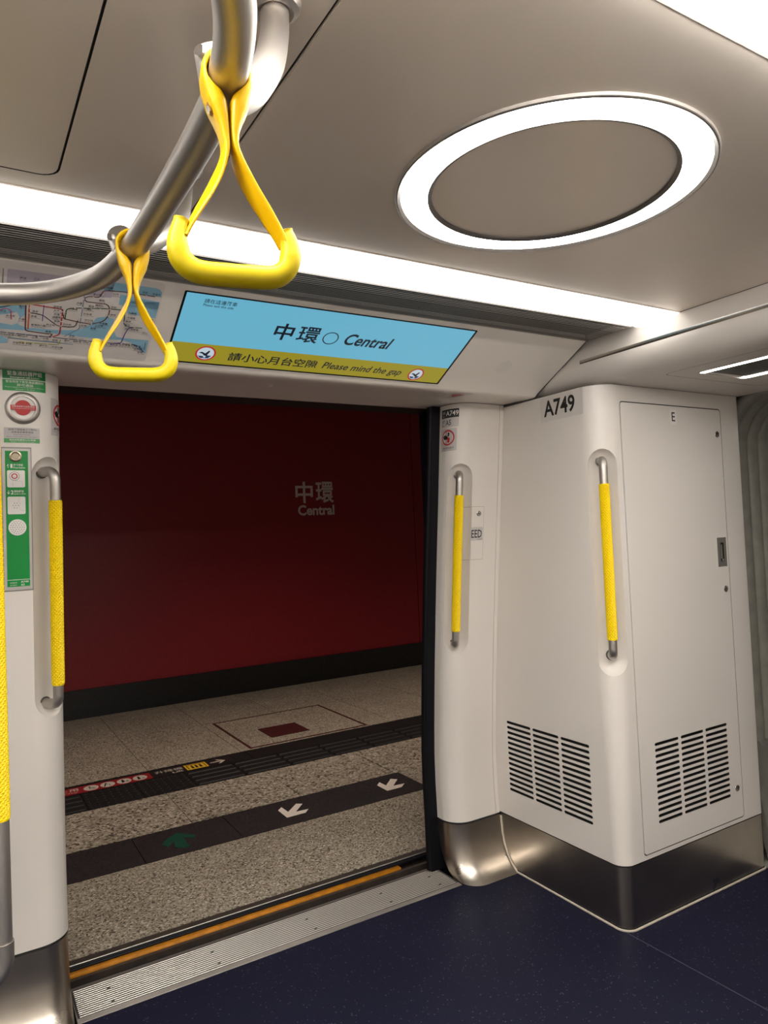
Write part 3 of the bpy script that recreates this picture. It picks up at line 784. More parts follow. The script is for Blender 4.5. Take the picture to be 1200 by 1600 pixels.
for cx, cy in ((.672, .071), (1.445, .064)):
    d = Decal(scrf, .0008); d.poly(circ(cx, cy, .031, 32), S_WHT); d.ring(cx, cy, .026, .0315, S_RED, .3)
    d.poly([(cx - .022, cy - .012), (cx - .004, cy - .012), (cx - .004, cy - .018), (cx + .003, cy - .018), (cx + .003, cy - .008), (cx + .02, cy - .008), (cx + .012, cy - .021), (cx - .012, cy - .022)], S_NAV, .2)
    d.poly([(cx - .022, cy + .001), (cx - .012, cy + .006), (cx - .001, cy), (cx + .008, cy + .014), (cx + .012, cy + .010), (cx + .006, cy - .006), (cx + .012, cy - .011), (cx - .002, cy - .010), (cx - .01, cy - .002)], S_BLK, .4)
    d.build('warning_icon', scr)

mp = empty('route_map', hdr(.28, .165, 0), 'printed railway route map with pale blue sea, left of the screen on the header', 'map')
plate('sheet', hdr, rrect(-.30, .012, .503, .322, .012, 4), 0, .0010, MLAND, mp)
def mf(u, v, h): return hdr(u, v, h + .0010)
d = Decal(mf, .0003)
d.rect(-.29, .262, -.02, .30, MSEA)
d.poly(rrect(.128, .245, .375, .298, .004, 3), MLIL)
d.poly([(.30, .276), (.30, .300), (.480, .300), (.492, .296), (.499, .286), (.499, .272), (.36, .268)], MSEA)
d.poly([(.395, .262), (.396, .226), (.408, .222), (.499, .224), (.499, .252)], MSEA)
d.poly([(.42, .219), (.422, .196), (.499, .190), (.499, .252), (.40, .24)], MSEA)
d.poly([(-.29, .19), (.055, .19), (.112, .205), (.160, .205), (.178, .196), (.176, .152), (.168, .142), (.160, .130), (.160, .112), (.178, .104), (.250, .106), (.30, .113), (.318, .122), (.335, .140), (.348, .168), (.372, .176), (.392, .170), (.398, .124), (.408, .104), (.420, .101), (.498, .101), (.498, .044), (.478, .058), (.452, .084), (.425, .092), (.34, .088), (.20, .094), (.128, .090), (-.29, .086)], MSEA)
d.poly([(-.29, .03), (.112, .034), (.138, .040), (.138, .054), (.126, .064), (-.29, .062)], MSEA)
d.poly([(.138, .0615), (.20, .0595), (.245, .060), (.30, .0565), (.30, .0545), (.245, .056), (.20, .0555), (.138, .0575)], LSKY)
d.poly([(.112, .140), (.138, .148), (.155, .158), (.162, .140), (.158, .116), (.146, .109), (.12, .112), (-.1, .11), (-.1, .16)], MLAND, .5)
d.line([(.119, .296), (.119, .245), (.128, .234), (.165, .233)], .0024, GREYM, 1)
d.build('sea_and_land', mp)
d = Decal(mf, .0009)
W = .0034
def smooth_line(pts, m, w=W, r=.008):
    out = [pts[0]]
    for a, b, c in zip(pts, pts[1:], pts[2:]):
        A, B, C_ = Vector(a), Vector(b), Vector(c); l = min(r, (A - B).length * .45, (C_ - B).length * .45)
        p = B + (A - B).normalized() * l; q = B + (C_ - B).normalized() * l
        for k in range(5):
            t = k / 4; x = p.lerp(B, t).lerp(B.lerp(q, t), t); out.append((x.x, x.y))
    out.append(pts[-1]); dd = Decal(mf, .0006); dd.line(out, w, m, smooth_line.k); dd.build('route_line', mp); smooth_line.k += .12
smooth_line.k = 0
smooth_line([(.164, .252), (.20, .253), (.205, .262), (.24, .266), (.30, .264)], MTXT, .0018)
smooth_line([(.183, .36 * 0 + .235), (.183, .19), (.262, .185), (.262, .09), (.245, .0785)], LRED)          # red line
smooth_line([(.172, .235), (.178, .092), (.245, .088), (.238, .078)], LBRN)
smooth_line([(.1805, .235), (.183, .16), (.184, .100)], LORA)
smooth_line([(.186, .160), (.215, .157), (.255, .122), (.285, .122), (.298, .128), (.302, .150)], MTXT, .0026)
smooth_line([(.216, .192), (.216, .135)], LPUR, .0018)
smooth_line([(.34 - .07, .150), (.27, .188), (.29, .195), (.372, .206), (.410, .208), (.418, .185), (.419, .158), (.43, .146), (.470, .148)], LGRN, .0028)
smooth_line([(.265, .166), (.266, .152), (.30, .146), (.337, .142), (.366, .158), (.376, .180), (.376, .206), (.368, .222), (.315, .222), (.308, .232), (.318, .242), (.345, .242), (.352, .268), (.40, .273), (.484, .270)], LBRN, .0028)
smooth_line([(.308, .262), (.309, .120), (.275, .086)], LSKY, .0022)
smooth_line([(.120, .0795), (.20, .078), (.28, .077), (.36, .076), (.43, .0775), (.462, .080), (.482, .066), (.492, .050)], LBLU, .0026)
smooth_line([(.405, .078), (.424, .080), (.428, .115), (.434, .142), (.446, .146)], LPUR, .0026)
smooth_line([(.164, .048), (.25, .050), (.264, .052), (.266, .070)], LOLI, .0024)
smooth_line([(-.28, .19), (.05, .19), (.10, .165), (.122, .170), (.152, .186)], MTXT, .0026)
smooth_line([(.116, .158), (.128, .168), (.141, .162), (.143, .130)], LPIN, .0026)
smooth_line([(.493, .180), (.494, .148)], LBLU, .0026)
stops = [(.164, .252), (.205, .258), (.24, .266), (.183, .205), (.184, .178), (.184, .160), (.262, .178), (.262, .160), (.262, .142), (.262, .125), (.245, .0785), (.238, .088), (.308, .232), (.308, .200), (.309, .166), (.309, .140), (.376, .206), (.376, .182), (.337, .144), (.29, .196), (.33, .200), (.352, .203), (.419, .165), (.43, .147), (.45, .148), (.484, .270), (.46, .271), (.435, .272), (.352, .255), (.33, .242), (.135, .0795), (.155, .079), (.18, .078), (.21, .078), (.285, .077), (.31, .077), (.335, .077), (.36, .077), (.385, .077), (.425, .0785), (.45, .079), (.472, .073), (.492, .05), (.143, .115), (.152, .186), (.18, .049), (.20, .050), (.235, .051)]
for x, y in stops: d.poly(circ(x, y, .0022, 8), SWHITE, 1.9)
d.line([(.49, .092), (.4915, .062)], .0016, LBLU, 1)
tag(d.build('station_dot', mp), kind='stuff')
d = Decal(mf, .0026)
names = [('羅湖', 'Lo Wu', .156, .273), ('上水', 'Sheung Shui', .186, .276), ('落馬洲', 'Lok Ma Chau', .135, .240), ('美孚', 'Mei Foo', .190, .165), ('南昌', 'Nam Cheong', .188, .147), ('九龍', 'Kowloon', .160, .132), ('荔枝角', 'Lai Chi Kok', .238, .190),
         ('太子', 'Prince Edward', .240, .176), ('旺角', 'Mong Kok', .242, .163), ('油麻地', 'Yau Ma Tei', .238, .152), ('佐敦', 'Jordan', .244, .138), ('尖沙咀', 'Tsim Sha Tsui', .266, .130), ('柯士甸', 'Austin', .226, .122), ('香港西九龍', 'West Kowloon', .190, .116),
         ('九龍塘', 'Kowloon Tong', .312, .194), ('石硤尾', 'Shek Kip Mei', .276, .188), ('旺角東', 'Mong Kok East', .313, .176), ('何文田', 'Ho Man Tin', .318, .154), ('紅磡', 'Hung Hom', .312, .132), ('大圍', 'Tai Wai', .292, .212), ('顯徑', 'Hin Keng', .345, .231), ('車公廟', 'Che Kung Temple', .328, .250), ('鑽石山', 'Diamond Hill', .338, .212), ('樂富', 'Lok Fu', .322, .206),
         ('黃埔', 'Whampoa', .336, .125), ('土瓜灣', 'To Kwa Wan', .346, .138), ('宋皇臺', 'Sung Wong Toi', .356, .148), ('啟德', 'Kai Tak', .380, .184), ('彩虹', 'Choi Hung', .378, .212), ('九龍灣', 'Kowloon Bay', .425, .198), ('牛頭角', 'Ngau Tau Kok', .425, .180), ('觀塘', 'Kwun Tong', .423, .166), ('藍田', 'Lam Tin', .422, .152), ('調景嶺', 'Tiu Keng Leng', .440, .137), ('油塘', 'Yau Tong', .424, .138), ('寶琳', 'Po Lam', .480, .182), ('坑口', 'Hang Hau', .474, .128),
         ('馬鞍山', 'Ma On Shan', .420, .278), ('烏溪沙', 'Wu Kai Sha', .474, .277), ('恆安', 'Heng On', .448, .278), ('沙田圍', 'Sha Tin Wai', .352, .278), ('石門', 'Shek Mun', .375, .258), ('香港', 'Hong Kong', .226, .096), ('中環', 'Central', .222, .068), ('金鐘', 'Admiralty', .245, .066), ('灣仔', 'Wan Chai', .275, .068), ('銅鑼灣', 'Causeway Bay', .298, .068), ('天后', 'Tin Hau', .324, .068), ('炮台山', 'Fortress Hill', .346, .068),
         ('北角', 'North Point', .372, .068), ('鰂魚涌', 'Quarry Bay', .395, .069), ('太古', 'Tai Koo', .420, .070), ('西灣河', 'Sai Wan Ho', .436, .071), ('筲箕灣', 'Shau Kei Wan', .458, .072), ('杏花邨', 'Heng Fa Chuen', .462, .060), ('柴灣', 'Chai Wan', .474, .048), ('會展', 'Exhibition Centre', .286, .088), ('堅尼地城', 'Kennedy Town', .112, .070), ('香港大學', 'HKU', .138, .070), ('西營盤', 'Sai Ying Pun', .165, .070), ('上環', 'Sheung Wan', .195, .070),
         ('海怡半島', 'South Horizons', .150, .042), ('利東', 'Lei Tung', .182, .042), ('黃竹坑', 'Wong Chuk Hang', .215, .040), ('海洋公園', 'Ocean Park', .246, .038), ('青衣', 'Tsing Yi', .158, .178), ('欣澳', 'Sunny Bay', .116, .155), ('迪士尼', 'Resort', .130, .140), ('東涌', 'Tung Chung', .09, .150)]
for a, b, x, y in names:
    d.text(a, x, y, None, y + .0068, MTXT, 0, .01, 0, 1); d.text(b, x, y - .0052, None, y - .0014, MTXT, 0, .0, 0, 1)
tag(d.build('station_name', mp), kind='stuff')
# speaker perforations on the header at the right of the screen
mb = MB()
for i in range(-5, 6):
    for j in range(-5, 6):
        x, y = i * .0075 + (j % 2) * .00375, j * .0065
        if x * x + y * y < .034 ** 2: mb.prism(circ(1.80 + x, .145 + y, .0011, 6), hdr, -.001, .0004)
spk = tag(mb.build('speaker_holes', mat('speaker_hole', (.33, .30, .27), .6)), 'faint round patch of speaker perforations on the white header right of the screen', 'speaker', kind='stuff')
mb = MB(); mb.prism(circ(.965, 2.335, .012, 24), lambda u, v, h: (u, v, 2.0415 - h), -.001, .003); o = mb.build('soffit_sensor', WHITE); bevel(o, .001, 2)
tag(o, 'small round white sensor button under the header above the doorway', 'sensor')

# ================================================================== SIGNS ON THE PILLARS
def sign(name, label, cat='sign'): return empty(name, (0, 0, 0), label, cat)
def put(d, name, root): return d.build(name, root)
# right pillar
s = tag(Decal(jr_fn, .0005) and empty('car_number_sign', jr_fn(1.80, 2.0, .001), None), 'black and white A749 and A5 number sticker at the top of the right pillar', 'sign')
d = Decal(jr_fn, .0005); d.rect(1.757, 1.988, 1.848, 2.024, SBLACK, 0, 14); d.rect(1.757, 1.948, 1.848, 1.988, SGREY, 0, 14); d.build('sticker', s)
d = Decal(jr_fn, .0009)
d.text('A749', 1.786, 1.996, 1.846, 2.017, SWHITE, 0, .01, 0, 2); d.text('車廂', 1.762, 2.004, 1.782, 2.017, SGREY, 0, .0, 0, 1); d.text('Car', 1.764, 1.993, 1.778, 2.000, SGREY, 0, 0, 0, 1)
d.text('A5', 1.785, 1.956, 1.813, 1.979, SBLACK, 0, .01, 0, 2); d.text('車門', 1.762, 1.966, 1.780, 1.980, SBLACK, 0, .0, 0, 1); d.text('Door', 1.762, 1.953, 1.779, 1.961, SBLACK, 0, .01, 0, 1)
d.build('lettering', s)
def nolean(fn, u, z, root, w=.085, h=.095, flip=1):
    d = Decal(fn, .0005); d.rect(u - w / 2, z - h / 2, u + w / 2, z + h / 2, SGREY, 0, 12); d.build('sticker', root)
    d = Decal(fn, .0009); c = (u, z + .009)
    d.poly(circ(c[0], c[1], .030, 30), SWHITE); d.line([(c[0] - .008 * flip, c[1] - .029), (c[0] - .008 * flip, c[1] + .026)], .002, SBLACK, .3)
    d.poly([(c[0] - .027 * flip, c[1] + .004), (c[0] - .018 * flip, c[1] + .012), (c[0] - .008 * flip, c[1] + .010), (c[0] + .004 * flip, c[1]), (c[0] + .004 * flip, c[1] - .007), (c[0] - .02 * flip, c[1] - .008)], SBLACK, .5)
    d.poly([(c[0] + .001, c[1] + .024), (c[0] + .010, c[1] + .017), (c[0] + .006, c[1] + .004), (c[0] - .001, c[1] + .006)], SBLACK, .5)
    d.poly([(c[0] + .0, c[1] + .002), (c[0] + .012, c[1] - .002), (c[0] + .009, c[1] - .022), (c[0] - .003, c[1] - .020)], REDS, .6)
    d.ring(c[0], c[1], .027, .033, REDS, .8); d.text('請勿倚靠車門', u - .030, z - .040, u + .030, z - .031, SBLACK, .3, 0, 0, 1); d.text('Do not lean on the door', u - .030, z - .046, u + .030, z - .0425, SBLACK, .3, 0, 0, 1)
    d.build('symbol', root)
s = empty('warning_sign', jr_fn(1.80, 1.895, .001), 'grey sticker with red prohibition circle on the right pillar', 'sign'); nolean(jr_fn, 1.798, 1.895, s)
s = empty('warning_sign', jl_fn(.33, 1.92, .001), 'grey sticker with red prohibition circle half hidden round the edge of the left pillar', 'sign'); nolean(jl_fn, .318, 1.915, s, .085, .115)
s = empty('hatch_label', jr_fn(1.945, 1.487, .001), 'small grey EED sticker on the pillar hatch beside the grab rail', 'label')
f_ = lambda u, v, h: jr_fn(u, v, h + .0014)
d = Decal(f_, .0004); d.rect(1.912, 1.458, 1.979, 1.516, SGREY, 0, 3); d.text('EED', 1.917, 1.470, 1.974, 1.504, SBLACK, 1, .012, 0, 2); d.text('緊急開門裝置', 1.948, 1.461, 1.976, 1.465, SBLACK, 1, 0, 0, 1); d.build('lettering', s)
s = empty('soffit_triangle', (1.77, 2.25, 2.04), 'small red triangle on a grey patch under the header at the right end of the doorway', 'sticker')
d = Decal(lambda u, v, h: (u, v, 2.0383 + max(0, (v - 2.24)) * .058 - h - .0006), .0004); d.poly(rrect(1.675, 2.205, 1.765, 2.325, .008, 3)[::-1], SGREY); d.poly([(1.685, 2.235), (1.745, 2.225), (1.728, 2.30)][::-1], REDS, 1); d.build('red_triangle', s)  # red triangle on a grey patch, laid flat on the soffit
# A749 on the locker side
s = empty('car_number_label', f1(2.05, 1.985, .001), 'large black A749 lettering on a grey sticker at the top of the locker side', 'label')
fx = lambda u, v, h: f1(4.11 - u, v, h)             # mirrored so that the words read from the doorway
d = Decal(fx, .0004); d.rect(1.945, 1.930, 2.175, 2.030, mat('clear_film', (.62, .575, .535), .3), 0); d.text('A749', 1.965, 1.948, 2.135, 2.015, SBLACK, 1, .022, 0, 3)
d.build('lettering', s)
# left pillar signs
s = empty('emergency_sign', jl_fn(.195, 2.01, .001), 'green emergency call button sign above the round red button on the left pillar', 'sign')
d = Decal(jl_fn, .0005); GD = mat('sign_dark_green', (.0, .19, .04), .4)
d.rect(.137, 2.018, .257, 2.044, GD, 0, 8); d.rect(.137, 1.983, .257, 2.016, GREEN, 0, 8); d.build('sticker', s)
d = Decal(jl_fn, .0010)
d.text('緊急通話器按鈕', .150, 2.028, .246, 2.0415, SWHITE, 0, .01, 0, 2); d.text('Emergency call button', .158, 2.0195, .238, 2.0265, SWHITE, 0, .01, 0, 1)
d.text('緊急時按下緊急通話器按鈕', .146, 2.006, .250, 2.014, SWHITE, 0, 0, 0, 1); d.text('即可通話', .176, 1.9965, .220, 2.0045, SWHITE, 0, 0, 0, 1)
d.text('Please in danger press the Emergency call button', .144, 1.9915, .250, 1.9952, SWHITE, 0, 0, 0, 1); d.text('and speak to the driver', .172, 1.9855, .224, 1.9895, SWHITE, 0, 0, 0, 1)
d.build('lettering', s)
eb = empty('emergency_button', jl_fn(.190, 1.932, .001), 'round silver emergency button with red and white face on the left pillar', 'emergency button')
mb = MB(); n = 40; prof = [(.0485, .0005), (.0475, .006), (.041, .011), (.034, .0115), (.033, .006)]
V = [jl_fn(.190 + r * cos(2 * pi * k / n), 1.932 + r * sin(2 * pi * k / n), h) for r, h in prof for k in range(n)]
mb.add(V, [(j * n + k, j * n + (k + 1) % n, (j + 1) * n + (k + 1) % n, (j + 1) * n + k) for j in range(len(prof) - 1) for k in range(n)]); mb.build('bezel', STEEL, eb, 50)
mb = MB(); mb.prism(circ(.190, 1.932, .0335, 36), jl_fn, .0005, .0065); mb.build('face', SWHITE, eb)
mb = MB(); mb.prism(circ(.190, 1.932, .0225, 30), jl_fn, .006, .011); mb.prism([(.156, 1.925), (.224, 1.925), (.224, 1.939), (.156, 1.939)], jl_fn, .0115, .0125); mb.build('push_button', REDS, eb)
d = Decal(jl_fn, .0129); d.text('在緊急時按下此掣通話', .160, 1.9325, .220, 1.9375, SWHITE, 0, 0, 0, 1); d.text('Press emergency button to speak', .160, 1.927, .220, 1.9305, SWHITE, 0, 0, 0, 1); d.build('lettering', eb)
s = empty('instruction_label', jl_fn(.186, 1.846, .001), 'small grey and green instruction label below the round emergency button', 'label')
d = Decal(jl_fn, .0005); d.rect(.138, 1.841, .236, 1.874, SGREY, 0, 6); d.rect(.138, 1.828, .236, 1.841, mat('sign_mid_green', (.08, .34, .10), .4), 0, 6); d.build('sticker', s)
d = Decal(jl_fn, .0010); d.text('如按下按鈕後三十秒內', .150, 1.865, .226, 1.871, SBLACK, 0, 0, 0, 1); d.text('沒有車長應答請按', .158, 1.857, .218, 1.863, SBLACK, 0, 0, 0, 1)
d.text('If you feel unwell', .165, 1.850, .209, 1.8545, SBLACK, 0, 0, 0, 1); d.text('please contact staff at the next station', .145, 1.844, .229, 1.848, SBLACK, 0, 0, 0, 1)
d.text('車站控制室及A749車廂', .152, 1.834, .224, 1.8395, SWHITE, 0, .01, 0, 1); d.text('Train control room', .156, 1.8295, .220, 1.8325, SWHITE, 0, 0, 0, 1); d.build('lettering', s)
ip = empty('intercom_panel', jl_fn(.170, 1.6, .001), 'tall narrow green intercom panel with a speaker grille on the left pillar', 'intercom')
mb = MB()
def strip_plate(mb, fn, u0, v0, u1, v1, h0, h1, n=8):
    for k in range(n):
        a, b = v0 + (v1 - v0) * k / n, v0 + (v1 - v0) * (k + 1) / n
        mb.prism([(u0, a), (u1, a), (u1, b), (u0, b)], fn, h0, h1)
V = []
zs = levels(1.386, 1.813, 10)
def panel(name, u0, u1, z0, z1, h0, h1, m):
    zz = levels(z0, z1, 10); V = []
    for z in zz: V += [jl_fn(u0, z, h0), jl_fn(u0, z, h1), jl_fn(u1, z, h1), jl_fn(u1, z, h0)]
    Fc = [(4 * i + k, 4 * i + (k + 1) % 4, 4 * i + 4 + (k + 1) % 4, 4 * i + 4 + k) for i in range(10) for k in range(4)] + [(3, 2, 1, 0), (40, 41, 42, 43)]
    return mesh(name, V, Fc, m, ip, 30)
panel('shadow_gap', .1295, .2115, 1.3785, 1.8150, 0, .0006, GREYM)
panel('frame', .1315, .2085, 1.3815, 1.8105, 0, .0030, mat('frame_silver', (.52, .49, .46), .35, metal=.3))
panel('green_face', .1395, .2015, 1.3925, 1.8035, .001, .0042, GREEN)
gf = lambda u, v, h: jl_fn(u, v, h + .0042)
d = Decal(gf, .0004)
d.line([(.1395, 1.4135), (.2015, 1.4135)], .0015, SWHITE)
d.text('↑', .1435, 1.752, .151, 1.764, SWHITE, 0, .02); d.text('1', .1535, 1.752, .159, 1.764, SWHITE, 0, .02)
d.text('按下按鈕', .1615, 1.7575, .1875, 1.7645, SWHITE, 0, .01, 0, 1); d.text('Press button', .1615, 1.7505, .1935, 1.7555, SWHITE, 0, .02, 0, 1)
d.text('↓', .1435, 1.673, .151, 1.685, SWHITE, 0, .02); d.text('2', .1530, 1.673, .161, 1.685, SWHITE, 0, .02)
d.text('開始對話', .1625, 1.6785, .1885, 1.6855, SWHITE, 0, .01, 0, 1); d.text('Speak to driver', .1625, 1.6715, .1945, 1.6765, SWHITE, 0, .02, 0, 1)
plate('pictogram_panel', gf, rrect(.1440, 1.694, .1925, 1.745, .004, 3), 0, .0006, SWHITE, ip); plate('pictogram_panel', gf, rrect(.1440, 1.613, .1925, 1.666, .004, 3), 0, .0006, SWHITE, ip)
d.text('車廂編號', .1465, 1.4025, .1655, 1.4065, SWHITE, 0, 0, 0, 1); d.text('車門編號', .1465, 1.3965 - .001, .1655, 1.4000 - .001, SWHITE, 0, 0, 0, 1)
d.text('A749', .176, 1.4035, .1975, 1.4095, SWHITE, 0, .02); d.text('A5', .176, 1.3945, .1865, 1.4005, SWHITE, 0, .02)
tag(d.build('lettering', ip), kind='stuff')
d = Decal(gf, .0010)
d.ring(.1640, 1.7275, .0125, .0135, SBLACK); d.ring(.1640, 1.7275, .0055, .0085, REDS); d.line([(.1595, 1.697), (.1590, 1.712), (.1615, 1.724), (.1640, 1.728), (.1665, 1.724), (.1680, 1.712), (.1800, 1.713), (.1850, 1.712), (.1855, 1.697)], .0009, SGREY, .2)
for a in range(6): d.poly(circ(.166 + .007 * cos(a * pi / 3), 1.639 + .008 * sin(a * pi / 3), .0012, 8), SBLACK)
d.poly(circ(.166, 1.639, .0012, 8), SBLACK); d.line([(.176, 1.664), (.173, 1.650), (.178, 1.646), (.175, 1.634), (.180, 1.624), (.190, 1.624)], .0008, SGREY, .2)
tag(d.build('pictogram', ip), kind='stuff')
mb = MB(); mb.prism(circ(.1695, 1.573, .0245, 32), gf, 0, .0022); sp = mb.build('speaker_grille', SWHITE, ip)
d = Decal(gf, .0026)
for rr, nn in ((0, 1), (.007, 6), (.013, 12), (.019, 18)):
    for k in range(nn): d.poly(circ(.1695 + rr * cos(2 * pi * k / nn), 1.573 + rr * sin(2 * pi * k / nn), .0012, 6), SBLACK)
tag(d.build('perforation', sp), kind='stuff')
mb = MB(); n = 30; prof = [(.0165, 0), (.0165, .005), (.013, .006), (.011, .0045), (.009, .0045), (.0085, .007), (0.0001, .007)]
V = [gf(.1675 + r * cos(2 * pi * k / n), 1.7865 + r * sin(2 * pi * k / n), h) for r, h in prof for k in range(n)]
mb.add(V, [(j * n + k, j * n + (k + 1) % n, (j + 1) * n + (k + 1) % n, (j + 1) * n + k) for j in range(len(prof) - 1) for k in range(n)])
mb.build('call_button', mat('brass_grey', (.42, .36, .27), .3, metal=1), ip, 40)

# ================================================================== THRESHOLD, GAP, PLATFORM
ds = empty('door_sill', (CX, 2.6, 0), 'ribbed aluminium door sill plate at the foot of the doorway', 'door sill')
mb = MB(); mb.box(.305, 2.512, -.012, 1.822, 2.722, .001); bevel(mb.build('plate', ALU, ds), .001, 1)
mb = MB()
for k in range(14):
    y = 2.545 + k * .0118
    V = [(x, yy, z) for x in (.315, 1.812) for yy, z in ((y - .0030, .001), (y - .0020, .0022), (y + .0020, .0022), (y + .0030, .001))]
    mb.add(V, [(0, 1, 5, 4), (1, 2, 6, 5), (2, 3, 7, 6), (0, 3, 2, 1), (4, 5, 6, 7)])
rb = tag(mb.build('rib', mat('rib_bright', (.60, .56, .50), .35, metal=.6), ds, 0), kind='stuff')
d = Decal(lambda u, v, h: (u, v, .001 + h), .0003); d.rect(.308, 2.538, 1.819, 2.7055, mat('groove_dark', (.035, .032, .03), .6)); d.build('groove', ds)
for x in (.42, .78, 1.16, 1.50, 1.745):
    for y in (2.566, 2.648):
        mb = MB(); mb.prism(circ(x, y, .0055, 10), lambda u, v, h: (u, v, h), .001, .0042); mb.build('screw', GREYD, ds)
mb = MB(); mb.box(.30, 2.72, -.035, 1.83, 2.79, -.03); tag(mb.build('trim_6', DARK, None, 0), kind='structure')
ge = empty('gap_filler', (CX, 2.82, -.01), 'orange and black rubber edge strip in the gap between train and platform', 'edge strip')
mb = MB(); mb.box(.27, 2.803, -.03, 1.70, 2.832, -.002); o = bevel(mb.build('orange_strip', ORANGE, ge), .002, 1)
mb = MB(); mb.box(.27, 2.785, -.035, 3.0, 2.803, -.010); mb.build('inner_lip', DBROWN, ge)
tube('rubber_bead', [(-1, 2.842, -.003), (3.2, 2.842, -.003)], .0065, RUBBER, ge, 12)
tube('rubber_bead', [(-1, 2.856, -.002), (3.2, 2.856, -.002)], .0058, RUBBER, ge, 12)
tube('metal_bead', [(-1, 2.867, -.0005), (3.2, 2.867, -.0005)], .0032, STEEL, ge, 8)
mb = MB(); mb.box(-1, 2.872, -.05, 3.2, 2.908, -.002); mb.build('edge_rubber', DBROWN, ge)

pf = mesh('platform', [(-3, 2.909, -.3), (9, 2.909, -.3), (9, 7.0, -.3), (-3, 7.0, -.3), (-3, 2.909, -.012), (9, 2.909, -.012), (9, 7.0, -.012), (-3, 7.0, -.012)],
          [(0, 3, 2, 1), (4, 5, 6, 7), (0, 1, 5, 4), (1, 2, 6, 5), (2, 3, 7, 6), (3, 0, 4, 7)], DARK, None, 0)
tag(pf, kind='structure')
J = .002
def tile(x0, y0, x1, y1, m, name='tile', z=0.0):
    mb = MB(); mb.box(x0 + J, y0 + J, -.014, x1 - J, y1 - J, z); o = mb.build(name, m, pf, 0)
    return o
def row(xs, y0, y1, m, name='tile', z=0.0):
    for a, b in zip(xs, xs[1:]): tile(a, y0, b, y1, m, name, z)
row([-1.77, .13, 2.03, 3.93, 5.83], 2.909, 3.553, TERR)
row([-2.0, -.10, .75, 1.23, 2.375], 3.553, 3.905, BANDM, 'black_tile')
row([2.375, 4.3, 6.2], 3.553, 3.905, TERR)
row([-1.50, -.86, -.22, .42, 1.07, 1.71, 2.35, 2.99, 3.63, 4.27], 3.905, 4.462, TERRC)
xs = [.635 - .3175 * 6 + .3175 * k for k in range(18)]
for a, b in zip(xs, xs[1:]):                       # tactile paving: domes in the middle, ribs at both sides
    o = tile(a, 4.462, b, 4.79, TACT, 'tactile_tile', -.001)
    mb = MB()
    if .6 < (a + b) / 2 < 1.27:
        for i in range(7):
            for j in range(7):
                cx_, cy_ = a + .022 + i * (b - a - .044) / 6, 4.484 + j * .284 / 6
                mb.add([(cx_ + .013 * cos(t * pi / 3), cy_ + .013 * sin(t * pi / 3), -.001) for t in range(6)] + [(cx_ + .008 * cos(t * pi / 3), cy_ + .008 * sin(t * pi / 3), .004) for t in range(6)],
                       [(t, (t + 1) % 6, 6 + (t + 1) % 6, 6 + t) for t in range(6)] + [(6, 7, 8, 9, 10, 11)])
        nm = 'dome'
    else:
        for j in range(4):
            y = 4.505 + j * .081
            mb.add([(x, yy, z) for x in (a + .012, b - .012) for yy, z in ((y - .016, -.001), (y - .010, .004), (y + .010, .004), (y + .016, -.001))], [(0, 1, 5, 4), (1, 2, 6, 5), (2, 3, 7, 6), (0, 3, 2, 1), (4, 5, 6, 7)])
        nm = 'ridge'
    r = mb.build(nm, TACT, o, 0); r['kind'] = 'stuff'
row([-1.8, .30, 1.0925, 1.75, 3.2, 4.8, 6.4], 4.79, 4.985, TACT, 'black_tile', -.001)
for y0, y1 in ((4.985, 5.93), (5.93, 6.865)):
    row([-1.47, -.83, -.19, .45, 1.08, 1.73, 2.37, 3.01, 3.65, 4.29, 4.93, 5.57], y0, y1, TERR)
def pfn(u, v, h): return (u, v, h)
# manhole outline and red insert plate
mh = empty('access_cover', (2.3, 5.45, 0), 'square floor access cover outlined in dark red with a red centre plate', 'access cover')
FR = mat('frame_dark_red', (.06, .012, .012), .5); MR = mat('insert_red', (.055, .007, .009), .5)
mb = MB(); x0, y0, x1, y1, w = 1.805, 5.01, 2.785, 5.90, .022
for q in ((x0, y0, x1, y0 + w), (x0, y1 - w, x1, y1), (x0, y0 + w, x0 + w, y1 - w), (x1 - w, y0 + w, x1, y1 - w)): mb.box(q[0], q[1], -.005, q[2], q[3], .0015)
mb.build('frame', FR, mh, 0)
mb = MB(); mb.box(x0 + w, y0 + w, -.004, x1 - w, y1 - w, .001); mb.build('cover_slab', TERR, mh, 0)
mb = MB(); mb.box(2.04, 5.175, 0, 2.36, 5.475, .0025); mb.build('red_plate', MR, mh, 0)
# floor arrows
FW = mat('arrow_white', (.78, .68, .60), .5); FG = mat('arrow_green', (.0, .055, .032), .45)
def arrow(name, pts, m, label):
    # keep the shape, give it a thin body
    mb = MB(); mb.prism(pts, pfn, .0002, .0012); return tag(mb.build(name, m, None, 0), label, 'floor arrow')
arrow('floor_arrow', [(1.511, 3.781), (1.545, 3.815), (1.548, 3.727), (1.633, 3.812), (1.662, 3.788), (1.583, 3.703), (1.657, 3.697), (1.622, 3.658), (1.511, 3.656)], FW, 'white floor arrow on the black platform band, left one of the pair')
arrow('floor_arrow', [(2.149, 3.781), (2.186, 3.817), (2.190, 3.745), (2.271, 3.826), (2.301, 3.794), (2.222, 3.713), (2.296, 3.706), (2.250, 3.664), (2.149, 3.663)], FW, 'white floor arrow on the black platform band, right one of the pair')
arrow('floor_arrow', [(.962, 3.826), (1.040, 3.737), (1.020, 3.707), (.975, 3.742), (.975, 3.619), (.944, 3.615), (.910, 3.652), (.925, 3.730), (.884, 3.676), (.862, 3.716), (.884, 3.762)], FG, 'green floor arrow on the black platform band near the left pillar')
